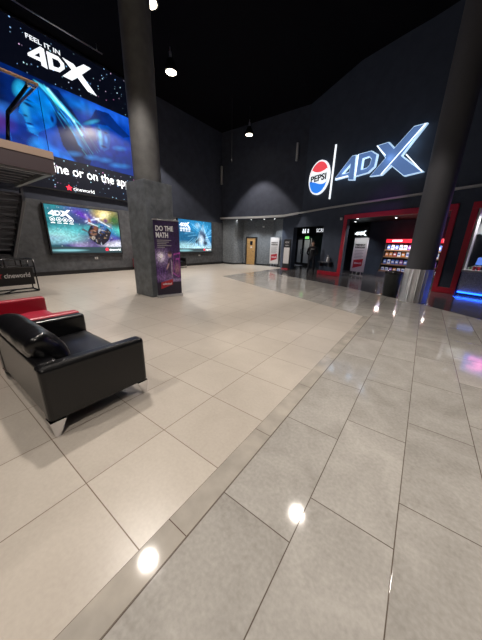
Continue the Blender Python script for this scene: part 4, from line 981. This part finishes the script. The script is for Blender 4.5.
pal = [['blue', 'white', 'purple'], ['white', 'orange', 'red'], ['blue', 'white', 'purple'], ['orange', 'white', 'purple', 'pink']]
rr = random.Random(3)
for ri, (z, dp) in enumerate(rows):
    n = 16
    for k in range(n):
        cname = pal[ri][(k+rr.randint(0, 1)) % len(pal[ri])]
        u = sa+.10+(sb-sa-.2)*k/(n-1); h = .24 if ri != 3 else .17
        base = HF.p(u, z, dp-.03)
        lab = f'{cname} snack packet standing on the {rown[ri]} shelf of the snack display'; grp = f'{cname} snack packets on the {rown[ri]} shelf'
        key = (cname, ri == 3)
        if key not in protos:
            t = thing('snack_packet', lab, 'snack packet', base, grp); t.rotation_euler = (0, 0, math.atan2(DD.y, DD.x))
            f2 = Fr(base, DD, NN)
            mb = MB(); w_ = .075
            mb.hexa([f2.p(-w_, 0, -.03), f2.p(w_, 0, -.03), f2.p(-w_, 0, .03), f2.p(w_, 0, .03), f2.p(-w_, h, -.004), f2.p(w_, h, -.004), f2.p(-w_, h, .004), f2.p(w_, h, .004)])
            part('packet', mb, snack_m[cname], t, .006)
            mb = MB(); mb.hexa([f2.p(-w_*.7, h*.35, .022), f2.p(w_*.7, h*.35, .022), f2.p(-w_*.7, h*.35, .028), f2.p(w_*.7, h*.35, .028), f2.p(-w_*.7, h*.65, .014), f2.p(w_*.7, h*.65, .014), f2.p(-w_*.7, h*.65, .020), f2.p(w_*.7, h*.65, .020)])
            part('packet_band', mb, bandm if cname != 'white' else snack_m['blue'], t)
            protos[key] = t
        else:
            src = protos[key]; c = src.copy(); COL.objects.link(c); c.location = base; c['label'] = lab; c['group'] = grp
            for ch in list(src.children):
                d = ch.copy(); COL.objects.link(d); d.parent = c
ld = bpy.data.lights.new('shelf_light', 'AREA'); ld.shape = 'RECTANGLE'; ld.size = 2.5; ld.size_y = .05; ld.energy = 45; ld.color = (1, .93, .88)
lo = bpy.data.objects.new('shelf_light', ld); COL.objects.link(lo); lo.location = HF.p(2.08, 1.77, .46); lo.rotation_euler = (math.radians(-20), 0, math.atan2(DD.y, DD.x))

# ------------------------------------------------------------------ kiosk on the right
t = thing('kiosk_counter', 'speckled grey serving counter with pale top and blue light strip at the right edge', 'counter', cp(6.9, .3))
mb = MB(); mb.fbox(WC, 5.08, 8.6, .12, .80, -.60, -.02); part('front', mb, M['counterfront'], t)
mb = MB(); mb.fbox(WC, 5.08, 8.62, .80, .87, -.66, .04); part('worktop', mb, M['countertop'], t, .006)
mb = MB(); mb.fbox(WC, 5.14, 8.6, .0, .12, -.60, -.10); part('plinth', mb, M['black'], t)
mb = MB(); mb.fbox(WC, 5.12, 8.6, .085, .125, -.08, .015); part('light_strip', mb, M['blueled'], t)
for s_ in (5.5, 6.6, 7.7):
    ld = bpy.data.lights.new('strip_glow', 'AREA'); ld.shape = 'RECTANGLE'; ld.size = 1.0; ld.size_y = .03; ld.energy = 3; ld.color = (.02, .12, 1)
    lo = bpy.data.objects.new('strip_glow', ld); COL.objects.link(lo); lo.parent = t; lo.matrix_basis = chain(t).inverted() @ (Matrix.Translation(WC.p(s_, .08, .02)) @ Matrix.Rotation(math.atan2(DD.y, DD.x), 4, 'Z'))
mb = MB(); mb.fbox(WC, 5.08, 5.13, .87, 2.80, -.16, .02); tag(part('kiosk_jamb', mb, M['countertop'], None), 'pale upright jamb lining the left side of the kiosk opening', 'jamb')
mb = MB(); mb.fbox(WC, 4.93, 8.6, 2.02, 2.86, -.62, -.50)
tag(part('kiosk_bulkhead', mb, M['lightgrey'], None), 'pale grey bulkhead panel over the kiosk counter', 'panel')
t = thing('menu_screen', 'bright blue menu screen with pink figures above the kiosk counter', 'screen', WC.p(6.8, 2.0, -.44))
mb = MB(); mb.fbox(WC, 5.72, 7.9, 2.06, 2.74, -.48, -.42); part('display_panel', mb, M['bluescr'], t)
mb = MB(); mb.fbox(WC, 5.68, 7.94, 2.03, 2.06, -.48, -.40); mb.fbox(WC, 5.68, 7.94, 2.74, 2.77, -.48, -.40); part('frame', mb, M['black'], t)
text('lettering', '31', WC, 5.85, 6.75, 2.14, 2.60, -.418, M['pinkscr'], t, .04)
mb = MB(); seg_wall(mb, cp(4.85, 2.2), cp(9.7, 2.2), 0, 2.9, .1); struct('wall_kiosk', mb, M['stair'])
# till, cups and trays on the counter
t = thing('till_screen', 'blue-lit till screen on the kiosk counter', 'till', WC.p(5.50, .87, -.30))
mb = MB(); mb.fbox(WC, 5.38, 5.66, .87, .89, -.42, -.22); part('base', mb, M['black'], t); mb = MB(); mb.fbox(WC, 5.49, 5.55, .89, 1.08, -.35, -.31); part('stem', mb, M['black'], t)
mb = MB(); mb.hexa([WC.p(5.30, 1.04, -.30), WC.p(5.74, 1.04, -.30), WC.p(5.30, 1.04, -.24), WC.p(5.74, 1.04, -.24), WC.p(5.30, 1.28, -.40), WC.p(5.74, 1.28, -.40), WC.p(5.30, 1.28, -.34), WC.p(5.74, 1.28, -.34)]); part('display', mb, mat('lit_till', (.05, .1, .3), emit=(.05, .12, .45), estr=1.2), t, .01)
for k, (s_, w_, cn) in enumerate(((5.34, -.14, 'left'), (5.46, -.12, 'right'))):
    q = WC.p(s_, .87, w_); t = thing('paper_cup', f'red paper cup on the kiosk counter, {cn} one of the pair before the till', 'cup', q)
    mb = MB(); mb.lathe(q, [(.035, 0), (.05, .12), (.052, .125)], 20); part('cup_body', mb, M['red'], t)
    mb = MB(); mb.lathe(q+Vector((0, 0, .125)), [(.054, 0), (.05, .015)], 20); part('lid', mb, M['white'], t)
q = WC.p(5.22, .87, -.32)
t = thing('serving_tray', 'pale tray of green and white packets at the left end of the kiosk counter', 'tray', q)
mb = MB(); mb.fbox(WC, 5.10, 5.30, .87, .885, -.46, -.20); part('tray_base', mb, M['white'], t); 
for k in range(3):
    mb = MB(); mb.fbox(WC, 5.115+.06*k, 5.165+.06*k, .885, .94+.02*k, -.42, -.24); part('packet', mb, [M['white'], mat('green_packet', (.2, .4, .15)), M['lightgrey']][k], t, .008)

# ------------------------------------------------------------------ person
def person(px, py, ang):
    t = thing('person', 'person in black T-shirt and dark trousers standing at the doorway, hands behind back', 'person', (px, py, 0)); t.rotation_euler = (0, 0, ang)
    V = []; E = []; R = []
    def v_(x, y, z, r, ry=None, par=None):
        V.append((x, y, z)); R.append((r, ry or r)); k = len(V)-1
        if par is not None: E.append((par, k))
        return k
    # facing -y
    pel = v_(0, 0, .96, .135, .10); wst = v_(0, .0, 1.10, .125, .09, pel); ch = v_(0, -.01, 1.30, .155, .105, wst); up = v_(0, .0, 1.42, .12, .085, ch)
    nk = v_(0, .0, 1.50, .055, .055, up); hb = v_(0, -.015, 1.57, .07, .075, nk); hm = v_(0, -.02, 1.65, .08, .092, hb); ht = v_(0, -.01, 1.73, .055, .065, hm)
    for s in (-1, 1):
        hip = v_(s*.09, 0, .90, .095, .095, pel); kn = v_(s*.12, -.01, .50, .062, .065, hip); an = v_(s*(.15 if s > 0 else .16), .02, .09, .042, .045, kn); he = v_(s*.15, .02, .045, .04, .045, an); toe = v_(s*.17, -.15, .035, .038, .03, he)
        sh = v_(s*.17, .0, 1.41, .06, .065, up); sh2 = v_(s*.215, .0, 1.36, .055, .055, sh); el = v_(s*.275, .06, 1.10, .043, .043, sh2); wr = v_(s*.10, .17, .95, .028, .028, el)
        pm = v_(s*.04, .18, .92, .033, .02, wr)
        for f_i, (dx, L) in enumerate(((-.022, .065), (-.008, .075), (.007, .07), (.021, .055))):
            k1 = v_(s*.035-s*.045, .185+dx*.3, .905+dx, .009, .009, pm); v_(s*.035-s*(.045+L*.6), .182+dx*.3, .90+dx, .008, .008, k1)
        th = v_(s*.03, .20, .95, .010, .010, pm); v_(s*.01, .205, .965, .009, .009, th)
    me = bpy.data.meshes.new('body'); me.from_pydata(V, E, []); o = bpy.data.objects.new('tmp', me); COL.objects.link(o)
    sk = o.modifiers.new('s', 'SKIN'); sk.use_smooth_shade = True
    for i, r in enumerate(R): me.skin_vertices[0].data[i].radius = r
    me.skin_vertices[0].data[0].use_root = True
    sb = o.modifiers.new('d', 'SUBSURF'); sb.levels = 2; sb.render_levels = 2
    dg = bpy.context.evaluated_depsgraph_get(); dg.update()
    m2 = bpy.data.meshes.new_from_object(o.evaluated_get(dg)); bpy.data.objects.remove(o)
    m2.materials.clear()
    for k in ('skin', 'cloth', 'jeans', 'black'): m2.materials.append(M[k])
    for p in m2.polygons:
        c = p.center; p.use_smooth = True
        if c.z > 1.485: p.material_index = 0
        elif c.z < .095: p.material_index = 3
        elif c.z > .99 or (c.z > .93 and abs(c.x) > .17): p.material_index = 1
        elif c.y > .125 and c.z > .8: p.material_index = 0
        else: p.material_index = 2
    b_ = bpy.data.objects.new('body', m2); COL.objects.link(b_); b_.parent = t
    Tm = chain(t)
    def sub(name, fn, mt):
        mb = MB(); fn(mb); mb.v = [Tm @ p for p in mb.v]; return part(name, mb, mt, t)
    F0 = Fr((0, 0, 0), (1, 0, 0), (0, -1, 0))
    def hair(mb):
        n, m_ = 20, 8; vs = []
        for j in range(m_+1):
            for i in range(n):
                a = 2*PI*i/n; ph = (PI/2)*j/m_*1.12; fr = .0 if math.sin(a) > -.3 else .35*(-math.sin(a)-.3)
                ph2 = ph*(1-fr); rr_ = math.sin(ph2); vs.append(Vector((.083*rr_*math.cos(a), -.008+.098*rr_*math.sin(a), 1.675+.10*math.cos(ph2))))
        mb.add(vs, [(j*n+i, j*n+(i+1) % n, (j+1)*n+(i+1) % n, (j+1)*n+i) for j in range(m_) for i in range(n)], 0, True)
    sub('hair', hair, M['hair'])
    def eyes(mb):
        for s in (-1, 1): mb.ellipse(F0, s*.03, 1.655, .012, .006, .10, .108, 10)
    sub('eyes', eyes, M['ink'])
    sub('nose', lambda mb: mb.hexa([(-.012, -.095, 1.60), (.012, -.095, 1.60), (-.012, -.128, 1.605), (.012, -.128, 1.605), (-.006, -.095, 1.655), (.006, -.095, 1.655), (-.005, -.108, 1.65), (.005, -.108, 1.65)]), M['skin'])
    sub('mouth', lambda mb: mb.fbox(F0, -.022, .022, 1.572, 1.58, .085, .100), M['inkred'])
    for s in (-1, 1): sub('ear', lambda mb: mb.ellipse(Fr((s*.078, -.01, 0), (0, 1, 0), (s, 0, 0)), 0, 1.63, .014, .028, 0, .014, 12), M['skin'])
    sub('shirt_print', lambda mb: (mb.fbox(F0, -.08, -.03, 1.33, 1.36, .105, .122), mb.fbox(F0, -.02, .03, 1.33, 1.36, .105, .122), mb.fbox(F0, .04, .08, 1.33, 1.36, .105, .122)), M['inkwhite'])
    return t
person(-5.03, 13.50, math.radians(20))

# added out-of-view spotlight that tints the top of the red frame violet
q = Vector((-1.2, 6.6, 8.0)); tgt = WC.p(1.6, 2.95, 0)
t = thing('added_violet_spot', 'unseen black spotlight added to tint the top of the red frame violet', 'lamp', q)
mb = MB(); mb.lathe(q, [(.10, 0), (.12, .05), (.12, .25), (.08, .34)], 20); part('housing', mb, M['black'], t)
mb = MB(); mb.tube([q+Vector((0, 0, .34)), q+Vector((0, 0, .8))], .015); part('pole', mb, M['black'], t)
ld = bpy.data.lights.new('added_violet_beam', 'SPOT'); ld.energy = 330; ld.color = (.8, .10, 1.0); ld.spot_size = math.radians(17); ld.spot_blend = .9; ld.shadow_soft_size = .06
lo = bpy.data.objects.new('added_violet_beam', ld); COL.objects.link(lo); lo.parent = t; lo.location = (0, 0, -.05); lo.rotation_euler = (tgt-q).to_track_quat('-Z', 'Y').to_euler()
